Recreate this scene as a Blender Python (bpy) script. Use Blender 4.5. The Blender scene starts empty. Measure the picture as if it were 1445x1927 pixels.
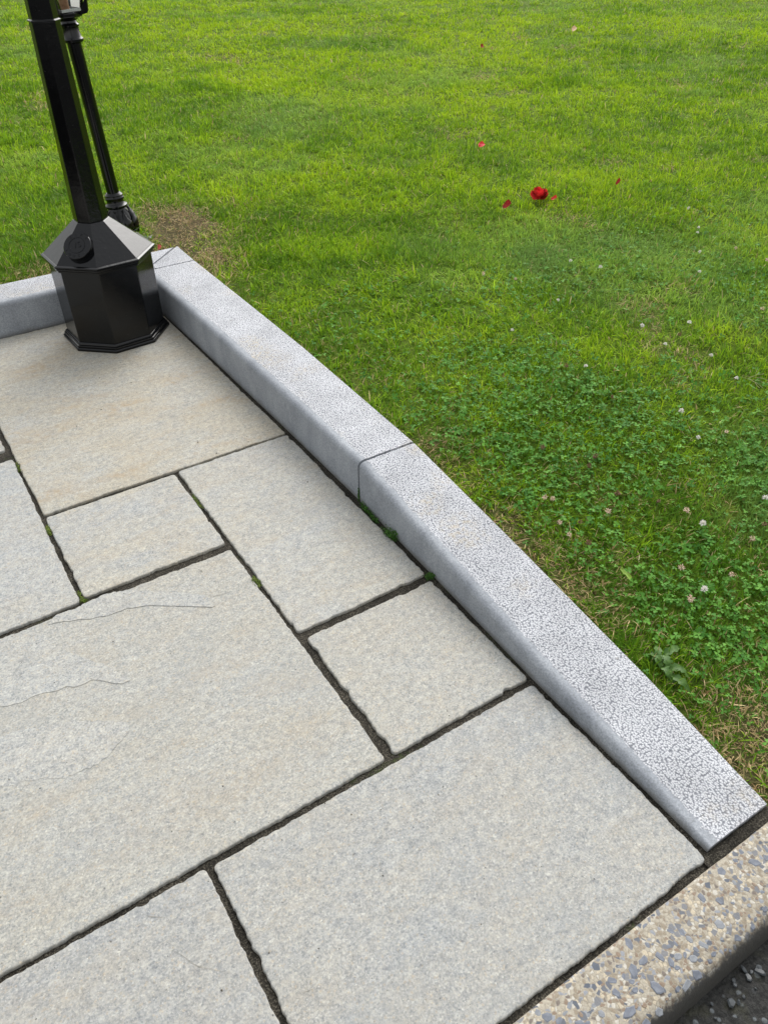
import bpy, bmesh, math, random
import numpy as np
from mathutils import Vector, Matrix

random.seed(7)
RNG = np.random.default_rng(11)
C = bpy.context.scene.collection
PI = math.pi

# ------------------------------------------------------------------ camera, sky, sun, exposure
sc = bpy.context.scene
cam_data = bpy.data.cameras.new("camera")
cam = bpy.data.objects.new("camera", cam_data)
C.objects.link(cam)
cam_data.sensor_fit = 'VERTICAL'
cam_data.sensor_height = 24.0
cam_data.lens = 24.0 * 1484.4 / 1927.0
cam_data.clip_start = 0.05
cam_data.clip_end = 500
_r = Vector((0.84226124, -0.53903686, -0.00593929))
_u = Vector((0.34272955, 0.52695596, 0.77772352))
_f = Vector((0.41609189, 0.65708195, -0.62857844))
cam.matrix_world = Matrix(((_r.x, _u.x, -_f.x, 0.0), (_r.y, _u.y, -_f.y, 0.0),
                           (_r.z, _u.z, -_f.z, 1.55), (0, 0, 0, 1)))
sc.camera = cam

SUN_EL = math.radians(42)
SUN_AZ = math.radians(42)          # direction towards the sun, measured from +X towards +Y
w = bpy.data.worlds.new("World")
sc.world = w
w.use_nodes = True
nt = w.node_tree
nt.nodes.clear()
sky = nt.nodes.new('ShaderNodeTexSky')
sky.sky_type = 'NISHITA'
sky.sun_disc = False
sky.sun_elevation = SUN_EL
sky.sun_rotation = PI / 2 - SUN_AZ
sky.dust_density = 4.0
sky.air_density = 2.0
hs = nt.nodes.new('ShaderNodeHueSaturation')
hs.inputs['Saturation'].default_value = 0.16     # overcast: a pale, almost grey sky
bg = nt.nodes.new('ShaderNodeBackground')
bg.inputs['Strength'].default_value = 0.15
out = nt.nodes.new('ShaderNodeOutputWorld')
nt.links.new(sky.outputs[0], hs.inputs['Color'])
nt.links.new(hs.outputs[0], bg.inputs[0])
nt.links.new(bg.outputs[0], out.inputs[0])

sl = bpy.data.lights.new("sun", 'SUN')
sl.energy = 0.6
sl.angle = math.radians(46)
sl.color = (1.0, 0.985, 0.965)
sun = bpy.data.objects.new("sun", sl)
C.objects.link(sun)
to_sun = Vector((math.cos(SUN_EL) * math.cos(SUN_AZ), math.cos(SUN_EL) * math.sin(SUN_AZ), math.sin(SUN_EL)))
sun.rotation_euler = to_sun.to_track_quat('Z', 'Y').to_euler()
sun.location = to_sun * 20

sc.view_settings.view_transform = 'Standard'
sc.view_settings.look = 'None'
sc.view_settings.exposure = 0.74
sc.view_settings.gamma = 1.0
sc.view_settings.use_curve_mapping = False
sc.cycles.max_bounces = 8
sc.cycles.transparent_max_bounces = 8

# ------------------------------------------------------------------ node helper
class NB:
    def __init__(self, name):
        self.m = bpy.data.materials.new(name)
        self.m.use_nodes = True
        self.t = self.m.node_tree
        self.t.nodes.clear()
        self.out = self.t.nodes.new('ShaderNodeOutputMaterial')
    def n(self, typ, **kw):
        nd = self.t.nodes.new(typ)
        for k, v in kw.items():
            setattr(nd, k, v)
        return nd
    def put(self, sock, v):
        if hasattr(v, 'is_output') or isinstance(v, bpy.types.NodeSocket):
            self.t.links.new(v, sock)
        else:
            if isinstance(v, (tuple, list)) and len(v) == 3 and sock.type == 'RGBA':
                v = (*v, 1)
            sock.default_value = v
    def coord(self, kind='Object', offset=(0, 0, 0), scale=(1, 1, 1)):
        tc = self.n('ShaderNodeTexCoord')
        mp = self.n('ShaderNodeMapping')
        self.t.links.new(tc.outputs[kind], mp.inputs[0])
        mp.inputs['Location'].default_value = offset
        mp.inputs['Scale'].default_value = scale
        return mp.outputs[0]
    def noise(self, vec, scale, detail=3, rough=.5, dist=0.0):
        nd = self.n('ShaderNodeTexNoise')
        self.t.links.new(vec, nd.inputs['Vector'])
        nd.inputs['Scale'].default_value = scale
        nd.inputs['Detail'].default_value = detail
        nd.inputs['Roughness'].default_value = rough
        nd.inputs['Distortion'].default_value = dist
        return nd.outputs[0]
    def voro(self, vec, scale, feature='F1', out=0, rnd=1.0, dims='3D'):
        nd = self.n('ShaderNodeTexVoronoi')
        nd.voronoi_dimensions = dims
        nd.feature = feature
        self.t.links.new(vec, nd.inputs['Vector'])
        nd.inputs['Scale'].default_value = scale
        nd.inputs['Randomness'].default_value = rnd
        return nd.outputs[out]
    def ramp(self, fac, stops, interp='LINEAR'):
        nd = self.n('ShaderNodeValToRGB')
        self.put(nd.inputs[0], fac)
        cr = nd.color_ramp
        cr.interpolation = interp
        while len(cr.elements) < len(stops):
            cr.elements.new(0.5)
        for e, (p, c) in zip(cr.elements, stops):
            e.position = p
            if not isinstance(c, (tuple, list)):
                c = (c, c, c)
            e.color = (*c, 1)
        return nd.outputs[0]
    def mix(self, fac, a, b, mode='MIX'):
        nd = self.n('ShaderNodeMix')
        nd.data_type = 'RGBA'
        nd.blend_type = mode
        self.put(nd.inputs[0], fac)
        self.put(nd.inputs[6], a)
        self.put(nd.inputs[7], b)
        return nd.outputs[2]
    def math(self, op, a, b=0.0, clamp=False):
        nd = self.n('ShaderNodeMath')
        nd.operation = op
        nd.use_clamp = clamp
        self.put(nd.inputs[0], a)
        self.put(nd.inputs[1], b)
        return nd.outputs[0]
    def attr(self, name, out=0):
        nd = self.n('ShaderNodeAttribute')
        nd.attribute_name = name
        return nd.outputs[out]
    def bump(self, height, strength=.5, dist=.002, normal=None):
        nd = self.n('ShaderNodeBump')
        nd.inputs['Strength'].default_value = strength
        nd.inputs['Distance'].default_value = dist
        self.put(nd.inputs['Height'], height)
        if normal is not None:
            self.t.links.new(normal, nd.inputs['Normal'])
        return nd.outputs[0]
    def pbr(self, color, rough=.8, normal=None, spec=.5, metallic=0.0, **kw):
        nd = self.n('ShaderNodeBsdfPrincipled')
        self.put(nd.inputs['Base Color'], color)
        self.put(nd.inputs['Roughness'], rough)
        nd.inputs['Specular IOR Level'].default_value = spec
        nd.inputs['Metallic'].default_value = metallic
        for k, v in kw.items():
            self.put(nd.inputs[k], v)
        if normal is not None:
            self.t.links.new(normal, nd.inputs['Normal'])
        self.t.links.new(nd.outputs[0], self.out.inputs[0])
        return self.m

# ------------------------------------------------------------------ materials
def slab_material(name, warm, cool, cool_bias, stain, seed, cleft=0.0, grain=1.0):
    b = NB(name)
    v = b.coord('Object', (seed * 3.1, seed * 1.7, seed * .9))
    vs = b.coord('Object', (seed * 2.3, seed * 4.1, 0), (1.0, 2.2, 1.0))
    zone = b.ramp(b.noise(vs, 2.2, 7, .62, .4), [(.36 + cool_bias, cool), (.60 + cool_bias, warm)])
    # blotches of a few centimetres
    bl = b.ramp(b.noise(vs, 34, 7, .78), [(.30, .84), (.70, 1.13)])
    col = b.mix(1.0, zone, bl, 'MULTIPLY')
    # fine crystalline grain, bluish dark / pale cream
    g = b.math('ADD', b.math('MULTIPLY', b.noise(v, 210, 4, .8), .62), b.math('MULTIPLY', b.noise(v, 62, 4, .7), .38))
    gr = b.ramp(g, [(.37, (.50, .53, .57)), (.485, (.88, .885, .885)), (.61, (1.20, 1.17, 1.10))])
    col = b.mix(min(1.0, .95 * grain), col, gr, 'MULTIPLY')
    # broad soft buff clouds
    cl = b.math('MULTIPLY', b.ramp(b.noise(vs, 6.5, 6, .66, .5), [(.42, 0.0), (.66, 1.0)]), b.ramp(b.noise(v, 55, 4, .7), [(.34, .25), (.64, 1.0)]))
    col = b.mix(b.math('MULTIPLY', cl, min(.60, .22 + stain * .6)), col, (.395, .345, .262))
    gy = b.ramp(b.noise(v, 4.2, 5, .62, .3), [(.54, 0.0), (.74, .42)])
    col = b.mix(gy, col, (.275, .285, .285))
    # single crystals, each with a tone of its own
    cs = b.n('ShaderNodeSeparateColor')
    b.t.links.new(b.voro(v, 265, 'F1', 1), cs.inputs[0])
    tone = b.ramp(cs.outputs[0], [(0.0, (.60, .63, .67)), (.13, (.88, .88, .87)), (.38, (1.0, 1.0, .99)), (.66, (1.10, 1.06, .97)),
                                  (.82, (1.22, 1.21, 1.18)), (.93, (1.16, .98, .76)), (.97, (1.55, 1.53, 1.46))], 'CONSTANT')
    col = b.mix(.45, col, tone, 'MULTIPLY')
    # rusty and ochre mineral staining
    sn = b.math('MULTIPLY', b.ramp(b.noise(vs, 3.4, 5, .6, .6), [(.50, 0.0), (.72, 1.0)]),
                b.ramp(b.noise(v, 42, 5, .7), [(.38, .1), (.66, 1.0)]))
    col = b.mix(b.math('MULTIPLY', sn, stain), col, (.33, .235, .125))
    # bright mica flecks and dark specks
    col = b.mix(b.ramp(b.noise(v, 330, 2, .5), [(.68, 0.0), (.74, .85)]), col, (.68, .67, .62))
    col = b.mix(b.ramp(b.noise(v, 120, 2, .5), [(.245, .8), (.29, 0.0)]), col, (.055, .052, .048))
    h = b.math('ADD', b.math('MULTIPLY', b.noise(vs, 16, 7, .70), .55), b.math('MULTIPLY', g, .40))
    if cleft > 0:
        # edges of the split layers: the contours of a slow field, thin dark line and a step in height
        f = b.noise(vs, 1.55, 4, .52, .9)
        d1 = b.math('ABSOLUTE', b.math('SUBTRACT', f, .47))
        d2 = b.math('ABSOLUTE', b.math('SUBTRACT', f, .585))
        ln = b.math('MAXIMUM', b.ramp(d1, [(.0, 1.0), (.0035, 0.0)]), b.ramp(d2, [(.0, .8), (.003, 0.0)]))
        brk = b.ramp(b.noise(v, 4.5, 3, .5), [(.46, 0.0), (.58, 1.0)])
        ln = b.math('MULTIPLY', ln, brk)
        col = b.mix(b.math('MULTIPLY', ln, .55 * cleft), col, (.15, .13, .10))
        stp = b.math('ADD', b.ramp(f, [(.465, 0.0), (.475, 1.0)]), b.ramp(f, [(.58, 0.0), (.59, 1.0)]))
        h = b.math('ADD', h, b.math('MULTIPLY', stp, .45 * cleft))
    # damp dirt along the arris (attribute runs 0 in the middle to 1 at the edge)
    e = b.attr('edge', 2)
    ed = b.math('MULTIPLY', e, b.ramp(b.noise(v, 60, 4, .6), [(.35, .15), (.65, .9)]))
    col = b.mix(b.math('MULTIPLY', ed, .28), col, (.13, .115, .09))
    nrm = b.bump(h, .40, .0035)
    return b.pbr(col, .72, nrm, .28)

def granite_material():
    b = NB('kerb_granite')
    tc = b.n('ShaderNodeNewGeometry')
    v = tc.outputs['Position']
    m = b.attr('edge', 2)                  # metres in from the sawn face, scaled
    wob = b.noise(v, 70, 4, .7)
    wn = b.n('ShaderNodeTexNoise'); wn.inputs['Scale'].default_value = 160
    b.t.links.new(v, wn.inputs['Vector'])
    wobc = wn.outputs[1]
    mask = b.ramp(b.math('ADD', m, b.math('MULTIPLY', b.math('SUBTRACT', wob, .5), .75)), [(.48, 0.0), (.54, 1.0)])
    cell = b.voro(b.mix(.006, v, wobc, 'ADD'), 200, 'F1', 0, dims='2D')
    n1 = b.noise(v, 260, 4, .7)
    pit = b.math('ADD', b.math('MULTIPLY', cell, .62), b.math('MULTIPLY', n1, .68))
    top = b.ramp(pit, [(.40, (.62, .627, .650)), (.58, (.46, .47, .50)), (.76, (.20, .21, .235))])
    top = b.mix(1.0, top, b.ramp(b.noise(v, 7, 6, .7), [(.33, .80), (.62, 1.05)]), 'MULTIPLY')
    top = b.mix(b.ramp(b.noise(v, 38, 3, .5), [(.70, 0.0), (.76, .55)]), top, (.20, .185, .16))
    yst = b.math('MULTIPLY', b.ramp(b.noise(v, 3.1, 3, .5), [(.55, 0.0), (.70, 1.0)]),
                 b.ramp(b.noise(v, 70, 3, .6), [(.42, 0.0), (.68, .75)]))
    top = b.mix(yst, top, (.50, .40, .23))
    sv = b.n('ShaderNodeMapping')
    b.t.links.new(v, sv.inputs[0])
    sv.inputs['Scale'].default_value = (1, 1, .45)
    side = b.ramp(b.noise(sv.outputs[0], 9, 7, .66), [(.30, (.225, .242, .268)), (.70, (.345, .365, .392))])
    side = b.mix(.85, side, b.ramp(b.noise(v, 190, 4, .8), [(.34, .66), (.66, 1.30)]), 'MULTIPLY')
    smg = b.ramp(b.noise(sv.outputs[0], 22, 4, .55), [(.62, 0.0), (.74, .35)])
    side = b.mix(smg, side, (.13, .145, .165))
    # splash dirt in the lowest two centimetres
    sep = b.n('ShaderNodeSeparateXYZ')
    b.t.links.new(v, sep.inputs[0])
    low = b.math('ADD', sep.outputs[2], b.math('MULTIPLY', b.noise(v, 26, 3, .5), .03))
    side = b.mix(b.ramp(low, [(.010, .55), (.026, 0.0)]), side, (.16, .145, .115))
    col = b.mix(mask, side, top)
    h = b.math('MULTIPLY', b.math('SUBTRACT', 1.0, pit), mask)
    h = b.math('ADD', h, b.math('MULTIPLY', b.noise(v, 260, 2, .5), .06))
    return b.pbr(col, .68, b.bump(h, .75, .004), .3)

def aggregate_material():
    b = NB('exposed_aggregate')
    tc = b.n('ShaderNodeNewGeometry')
    v = tc.outputs['Position']
    dv = b.mix(.012, v, b.n('ShaderNodeTexNoise').outputs[1], 'ADD')
    c1 = b.voro(dv, 135, 'F1', 1)
    sepc = b.n('ShaderNodeSeparateColor')
    b.t.links.new(c1, sepc.inputs[0])
    bits = b.ramp(sepc.outputs[0], [(0.0, (.36, .325, .26)), (.28, (.26, .22, .165)), (.5, (.47, .445, .39)), (.62, (.23, .175, .13)),
                                    (.72, (.46, .40, .30)), (.84, (.17, .145, .125)), (.92, (.25, .26, .28))], 'CONSTANT')
    edge = b.voro(dv, 135, 'DISTANCE_TO_EDGE', 0)
    mat = b.ramp(b.noise(v, 90, 4, .6), [(.3, (.22, .19, .145)), (.7, (.39, .36, .30))])
    col = b.mix(b.ramp(edge, [(.04, 0.0), (.12, 1.0)]), mat, bits)
    col = b.mix(.6, col, b.ramp(b.noise(v, 300, 3, .7), [(.3, .72), (.7, 1.25)]), 'MULTIPLY')
    c2 = b.n('ShaderNodeSeparateColor')
    b.t.links.new(b.voro(dv, 82, 'F1', 1), c2.inputs[0])
    d2 = b.voro(dv, 82, 'DISTANCE_TO_EDGE', 0)
    sl2 = b.math('MULTIPLY', b.ramp(c2.outputs[0], [(.74, 0.0), (.75, 1.0)]), b.ramp(d2, [(.10, 0.0), (.16, 1.0)]))
    col = b.mix(sl2, col, b.mix(c2.outputs[1], (.10, .112, .135), (.20, .20, .205)))
    # black tyre and road grime on the front nose
    sep = b.n('ShaderNodeSeparateXYZ')
    b.t.links.new(v, sep.inputs[0])
    y = b.math('ADD', sep.outputs[1], b.math('MULTIPLY', b.math('SUBTRACT', b.noise(v, 28, 6, .75), .5), .040))
    grime = b.ramp(y, [(.181, .98), (.192, 0.0)])
    gcol = b.ramp(b.noise(v, 80, 5, .7), [(.35, (.006, .006, .0065)), (.60, (.017, .0165, .0165)), (.76, (.09, .086, .08))])
    low = b.ramp(b.math('ADD', sep.outputs[2], b.math('MULTIPLY', b.noise(v, 50, 4, .6), .02)), [(-.040, .8), (-.028, 0.0)])
    gcol = b.mix(low, gcol, (.062, .060, .055))
    col = b.mix(grime, col, gcol)
    h = b.math('ADD', b.math('MULTIPLY', edge, .7), b.math('MULTIPLY', b.noise(v, 250, 3, .6), .4))
    return b.pbr(col, .66, b.bump(h, .4, .002), .16)

def simple(name, ramp_stops, scale, rough=.8, spec=.3, bump=.4, bdist=.002, detail=5):
    b = NB(name)
    v = b.coord('Object')
    n = b.noise(v, scale, detail, .65)
    return b.pbr(b.ramp(n, ramp_stops), rough, b.bump(n, bump, bdist), spec)

def joint_material():
    b = NB('joint_sand')
    v = b.n('ShaderNodeNewGeometry').outputs['Position']
    n = b.noise(v, 300, 4, .7)
    col = b.ramp(n, [(.34, (.012, .0105, .008)), (.52, (.042, .037, .029)), (.66, (.15, .135, .105))])
    col = b.mix(1.0, col, b.ramp(b.noise(v, 9, 4, .6), [(.35, .55), (.65, 1.25)]), 'MULTIPLY')
    moss = b.math('MULTIPLY', b.ramp(b.noise(v, 5.5, 3, .5), [(.60, 0.0), (.70, 1.0)]), b.ramp(b.noise(v, 90, 3, .6), [(.45, 0.0), (.6, .8)]))
    col = b.mix(moss, col, (.055, .085, .016))
    return b.pbr(col, .9, b.bump(n, .9, .004), .2)

def cast_iron(name, rough_cast):
    b = NB(name)
    v = b.coord('Object')
    fine = b.noise(v, 30, 3, .5)
    h = b.math('MULTIPLY', fine, .25)
    cst = b.noise(v, 75, 3, .55, .5)
    h = b.math('ADD', h, b.math('MULTIPLY', cst, rough_cast))
    r = b.ramp(b.noise(v, 14, 4, .6), [(.3, .09), (.7, .19)])
    dust = b.ramp(b.noise(v, 210, 2, .5), [(.745, 0.0), (.77, .6)])
    col = b.mix(dust, (.0022, .0024, .0028), (.12, .115, .105))
    return b.pbr(col, r, b.bump(h, .5, .0035), .40)

def attr_leaf(name, trans=.30, rough=.55, spec=.25):
    b = NB(name)
    col = b.attr('col', 0)
    pr = b.n('ShaderNodeBsdfPrincipled')
    b.t.links.new(col, pr.inputs['Base Color'])
    pr.inputs['Roughness'].default_value = rough
    pr.inputs['Specular IOR Level'].default_value = spec
    tr = b.n('ShaderNodeBsdfTranslucent')
    b.t.links.new(col, tr.inputs[0])
    mx = b.n('ShaderNodeMixShader')
    mx.inputs[0].default_value = trans
    b.t.links.new(pr.outputs[0], mx.inputs[1])
    b.t.links.new(tr.outputs[0], mx.inputs[2])
    b.t.links.new(mx.outputs[0], b.out.inputs[0])
    return b.m

def soft(name, c0, c1, scale=60, trans=.18, rough=.6):
    b = NB(name)
    v = b.coord('Object')
    col = b.ramp(b.noise(v, scale, 3, .6), [(.35, c0), (.65, c1)])
    pr = b.n('ShaderNodeBsdfPrincipled')
    b.t.links.new(col, pr.inputs['Base Color'])
    pr.inputs['Roughness'].default_value = rough
    pr.inputs['Specular IOR Level'].default_value = .3
    tr = b.n('ShaderNodeBsdfTranslucent')
    b.t.links.new(col, tr.inputs[0])
    mx = b.n('ShaderNodeMixShader')
    mx.inputs[0].default_value = trans
    b.t.links.new(pr.outputs[0], mx.inputs[1])
    b.t.links.new(tr.outputs[0], mx.inputs[2])
    b.t.links.new(mx.outputs[0], b.out.inputs[0])
    return b.m

def glass_material():
    b = NB('lantern_glass')
    return b.pbr((.95, .97, .96), .03, None, .5, 0.0, **{'Transmission Weight': 1.0, 'IOR': 1.12})

def turf_material():
    b = NB('turf_soil')
    v = b.n('ShaderNodeNewGeometry').outputs['Position']
    n = b.noise(v, 90, 5, .7)
    col = b.ramp(n, [(.32, (.045, .065, .010)), (.52, (.10, .155, .018)), (.72, (.18, .26, .030))])
    soil = b.ramp(n, [(.32, (.040, .032, .018)), (.52, (.10, .080, .044)), (.72, (.20, .165, .095))])
    col = b.mix(b.attr('dry', 2), col, soil)
    big = b.ramp(b.noise(v, 1.3, 4, .6), [(.35, (.80, .95, .7)), (.65, (1.15, 1.05, 1.0))])
    col = b.mix(1.0, col, big, 'MULTIPLY')
    return b.pbr(col, .95, b.bump(n, 1.0, .012), .1)

# ------------------------------------------------------------------ object helpers
def mesh_ob(name, verts, faces, mat, parent=None, smooth=False, loc=None):
    me = bpy.data.meshes.new(name)
    me.from_pydata([tuple(p) for p in verts], [], faces)
    me.update()
    if smooth:
        for p in me.polygons:
            p.use_smooth = True
    o = bpy.data.objects.new(name, me)
    if mat:
        me.materials.append(mat)
    C.objects.link(o)
    if parent:
        o.parent = parent
    if loc is not None:
        o.location = loc
    return o

def thing(name, label, cat, loc=(0, 0, 0), group=None, rot=None):
    o = bpy.data.objects.new(name, None)
    o.empty_display_size = .1
    C.objects.link(o)
    o.location = loc
    if rot is not None:
        o.rotation_euler = rot
    o['label'] = label
    o['category'] = cat
    if group:
        o['group'] = group
    return o

def tag(o, label, cat, group=None):
    o['label'] = label
    o['category'] = cat
    if group:
        o['group'] = group
    return o

def kind(o, k):
    o['kind'] = k
    return o

def float_attr(me, name, vals):
    a = me.attributes.new(name, 'FLOAT', 'POINT')
    a.data.foreach_set('value', np.asarray(vals, dtype=np.float32))

def bevel(o, width, seg=2, angle=30):
    md = o.modifiers.new('bevel', 'BEVEL')
    md.width = width
    md.segments = seg
    md.limit_method = 'ANGLE'
    md.angle_limit = math.radians(angle)
    return o

# value noise on a hashed lattice, for placing plants and undulating ground
_tab = np.random.default_rng(5).random((256, 256))
def vnoise(x, y, s, seed=0):
    x = np.asarray(x, float) * s + seed * 17.3
    y = np.asarray(y, float) * s + seed * 31.7
    xi = np.floor(x).astype(int); yi = np.floor(y).astype(int)
    fx = x - xi; fy = y - yi
    fx = fx * fx * (3 - 2 * fx); fy = fy * fy * (3 - 2 * fy)
    a = _tab[xi & 255, yi & 255]; b_ = _tab[(xi + 1) & 255, yi & 255]
    c = _tab[xi & 255, (yi + 1) & 255]; d = _tab[(xi + 1) & 255, (yi + 1) & 255]
    return (a * (1 - fx) + b_ * fx) * (1 - fy) + (c * (1 - fx) + d * fx) * fy
def fbm(x, y, s, seed=0, oct=3):
    r = 0; t = 0; amp = 1.0
    for k in range(oct):
        r = r + amp * vnoise(x, y, s * 2 ** k, seed + k * 3)
        t += amp; amp *= .5
    return r / t

# ------------------------------------------------------------------ heights of kerb and lawn
V_TIP, V_J = .335, 1.722
def kerb_top(v):
    v = np.asarray(v, float)
    t = np.clip((v - V_TIP) / (V_J - V_TIP), 0, 1)
    z = .009 + .131 * t ** 1.06
    return np.where(v > V_J, .140 + .006 * np.clip((v - V_J) / 1.8, 0, 1), z)
def lawn_z(u, v):
    u = np.asarray(u, float); v = np.asarray(v, float)
    base = kerb_top(v)
    dist = np.minimum(np.abs(u - 1.2), 10)
    dist = np.where((v > 3.76) & (u < 1.2), np.abs(v - 3.75), dist)
    near = np.clip(dist / .16, 0, 1)
    z = base - .034 + .016 * near
    z = z + (fbm(u, v, 1.6, 3) - .5) * .030 * near + (fbm(u, v, .45, 8) - .5) * .12 * np.clip((np.hypot(u, v) - 4) / 6, 0, 1)
    return np.where(v < .42, np.minimum(z, -.012 + .1 * np.clip(v - .30, 0, 1)), z)

# ------------------------------------------------------------------ large structure: paving
M_joint = joint_material()
bed_v = [(-2.2, .306, -.009), (1.06, .306, -.009), (1.06, 3.60, -.009), (-2.2, 3.60, -.009)]
paving = kind(mesh_ob('pavement', bed_v, [(0, 1, 2, 3)], M_joint), 'structure')

mv = []; mf = []
mx_ = np.linspace(.962, 3.2, 220)
for x in mx_:
    for k_, y in enumerate((.3065, .314, .322, .3355)):
        zz = (-.005 if x < .985 else (-.0045, -.003, -.001, -.001)[k_])
        mv.append((x, y, zz + .004 * (float(vnoise(x, y, 60)) - .5) + (.0 if 0 < k_ < 3 else -.0015)))
for i in range(len(mx_) - 1):
    for k_ in range(3):
        a = i * 4 + k_
        mf.append((a, a + 1, a + 5, a + 4))
mesh_ob('mortar_joint', mv, mf, M_joint, paving, True)

def edge_noise(n, amp, rng, step):
    # a worn, hand-dressed edge: slow wander plus small nibbles and a few chips
    x = np.arange(n) * step
    o = rng.random() * 50
    y = (vnoise(x, x * 0 + o, 6) - .5) * .9 * amp + (vnoise(x, x * 0 + o + 9, 30) - .5) * .7 * amp + (vnoise(x, x * 0 + o + 3, 85) - .5) * .9 * amp + (vnoise(x, x * 0 + o + 5, 210) - .5) * .7 * amp
    chips = np.clip(vnoise(x, x * 0 + o + 20, 26) - .78, 0, 1) * 7 * amp
    return y - chips

def make_slab(u0, u1, v0, v1, mat, seed, quad=None, drop=0.0, open_sides=''):
    rng = np.random.default_rng(seed)
    cu, cv = (u0 + u1) / 2, (v0 + v1) / 2
    corners = [(u0, v0), (u1, v0), (u1, v1), (u0, v1)] if quad is None else quad
    r = .010
    step = .0045
    pts = []; nor = []
    for k in range(4):
        a = np.array(corners[k]); b_ = np.array(corners[(k + 1) % 4]); 
        d = b_ - a; L = np.linalg.norm(d); d /= L
        nn = np.array([d[1], -d[0]])
        cnt = max(8, int((L - 2 * r) / step))
        off = edge_noise(cnt, .0034, rng, step)
        fade = np.clip(np.minimum(np.arange(cnt), cnt - 1 - np.arange(cnt)) / 3.0, 0, 1)
        for i in range(cnt):
            t = r + (L - 2 * r) * i / (cnt - 1)
            pts.append(a + d * t + nn * off[i] * fade[i]); nor.append(nn)
        # rounded corner
        c2 = np.array(corners[(k + 2) % 4]); d2 = c2 - b_; d2 /= np.linalg.norm(d2)
        for s in (.33, .66):
            p = b_ - d * r * (1 - s) ** 1.6 * .9 + d2 * r * s ** 1.6 * .9
            pts.append(p); nor.append((nn + np.array([d2[1], -d2[0]])) / 2)
    pts = np.array(pts); nor = np.array(nor)
    n = len(pts)
    wob = rng.random(n) * .0012
    tilt = rng.normal(0, .0006, 2)
    def zt(p):
        return drop + tilt[0] * (p[:, 0] - cu) + tilt[1] * (p[:, 1] - cv)
    rings = [(-.001, -.035, 0.0, 1.0), (0.0, -.0050, 0.0, 1.0), (.0006, -.0016, .4, .9), (.0022, -.0004, .6, .45), (.006, 0.0, 0.0, .12), (.014, 0.0, 0, 0.0)]
    V = []; E = []
    ctr = np.array([cu, cv]); half = np.array([(u1 - u0) / 2, (v1 - v0) / 2])
    for ins, z, wf, e in rings:
        q = ctr + (pts - ctr) * (1 - (ins - .0024 + wf * wob)[:, None] / half)
        zz = zt(q) + z
        for (x, y), zq in zip(q, zz):
            V.append((x - cu, y - cv, zq)); E.append(e)
    F = []
    for k in range(len(rings) - 1):
        for i in range(n):
            j = (i + 1) % n
            F.append((k * n + i, k * n + j, (k + 1) * n + j, (k + 1) * n + i))
    F.append(tuple(range((len(rings) - 1) * n, len(rings) * n)))
    o = mesh_ob('paving_slab', V, F, mat, paving, True, (cu, cv, 0))
    for p in o.data.polygons:
        p.use_smooth = False
    float_attr(o.data, 'edge', E)
    return o

W2 = (.372, .366, .340); W3 = (.39, .382, .352)
B1 = (.343, .352, .352); B2 = (.360, .370, .370); B3 = (.395, .402, .39)
sm = slab_material
make_slab(.130, .970, 2.190, 3.523, sm('slab_lamp', (.382, .362, .312), B3, -.05, .75, 1.0, .2), 1, quad=[(.130, 2.188), (.973, 2.192), (.948, 3.523), (.124, 3.523)])
make_slab(.131, .548, 1.756, 2.170, sm('slab_small_pale', (.40, .388, .348), B2, .0, .45, 2.0), 2)
make_slab(.567, .972, 1.322, 2.177, sm('slab_upright', (.382, .378, .352), (.375, .382, .377), -.03, .30, 3.0, .15), 3)
make_slab(.577, .970, .876, 1.289, sm('slab_square', (.375, .371, .346), (.372, .377, .366), -.04, .25, 4.0), 4)
make_slab(-.72, .550, .875, 1.721, sm('slab_large', (.366, .362, .336), (.376, .380, .366), -.01, .30, 5.0, .35), 5)
make_slab(-.72, .1135, 1.748, 2.556, sm('slab_left_blue', (.385, .382, .362), (.385, .398, .402), .06, .18, 6.0, .3), 6)
make_slab(-.72, .1035, 2.628, 3.523, sm('slab_left_far', (.37, .365, .34), B2, .06, .2, 7.0), 7)
make_slab(.129, .968, .328, .853, sm('slab_front', (.36, .357, .338), B1, .04, .16, 8.0, .15, 1.0), 8)
make_slab(-.72, .110, .328, .857, sm('slab_front_left', (.352, .350, .334), (.338, .345, .344), .04, .16, 9.0, .2, 1.0), 9)
make_slab(-1.60, -.74, .328, 1.30, sm('slab_outer', W2, B1, .02, .3, 10.0, .3), 10)
make_slab(-1.60, -.74, 1.32, 2.60, sm('slab_outer_far', W3, B2, .0, .3, 11.0, .3), 11)

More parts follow.
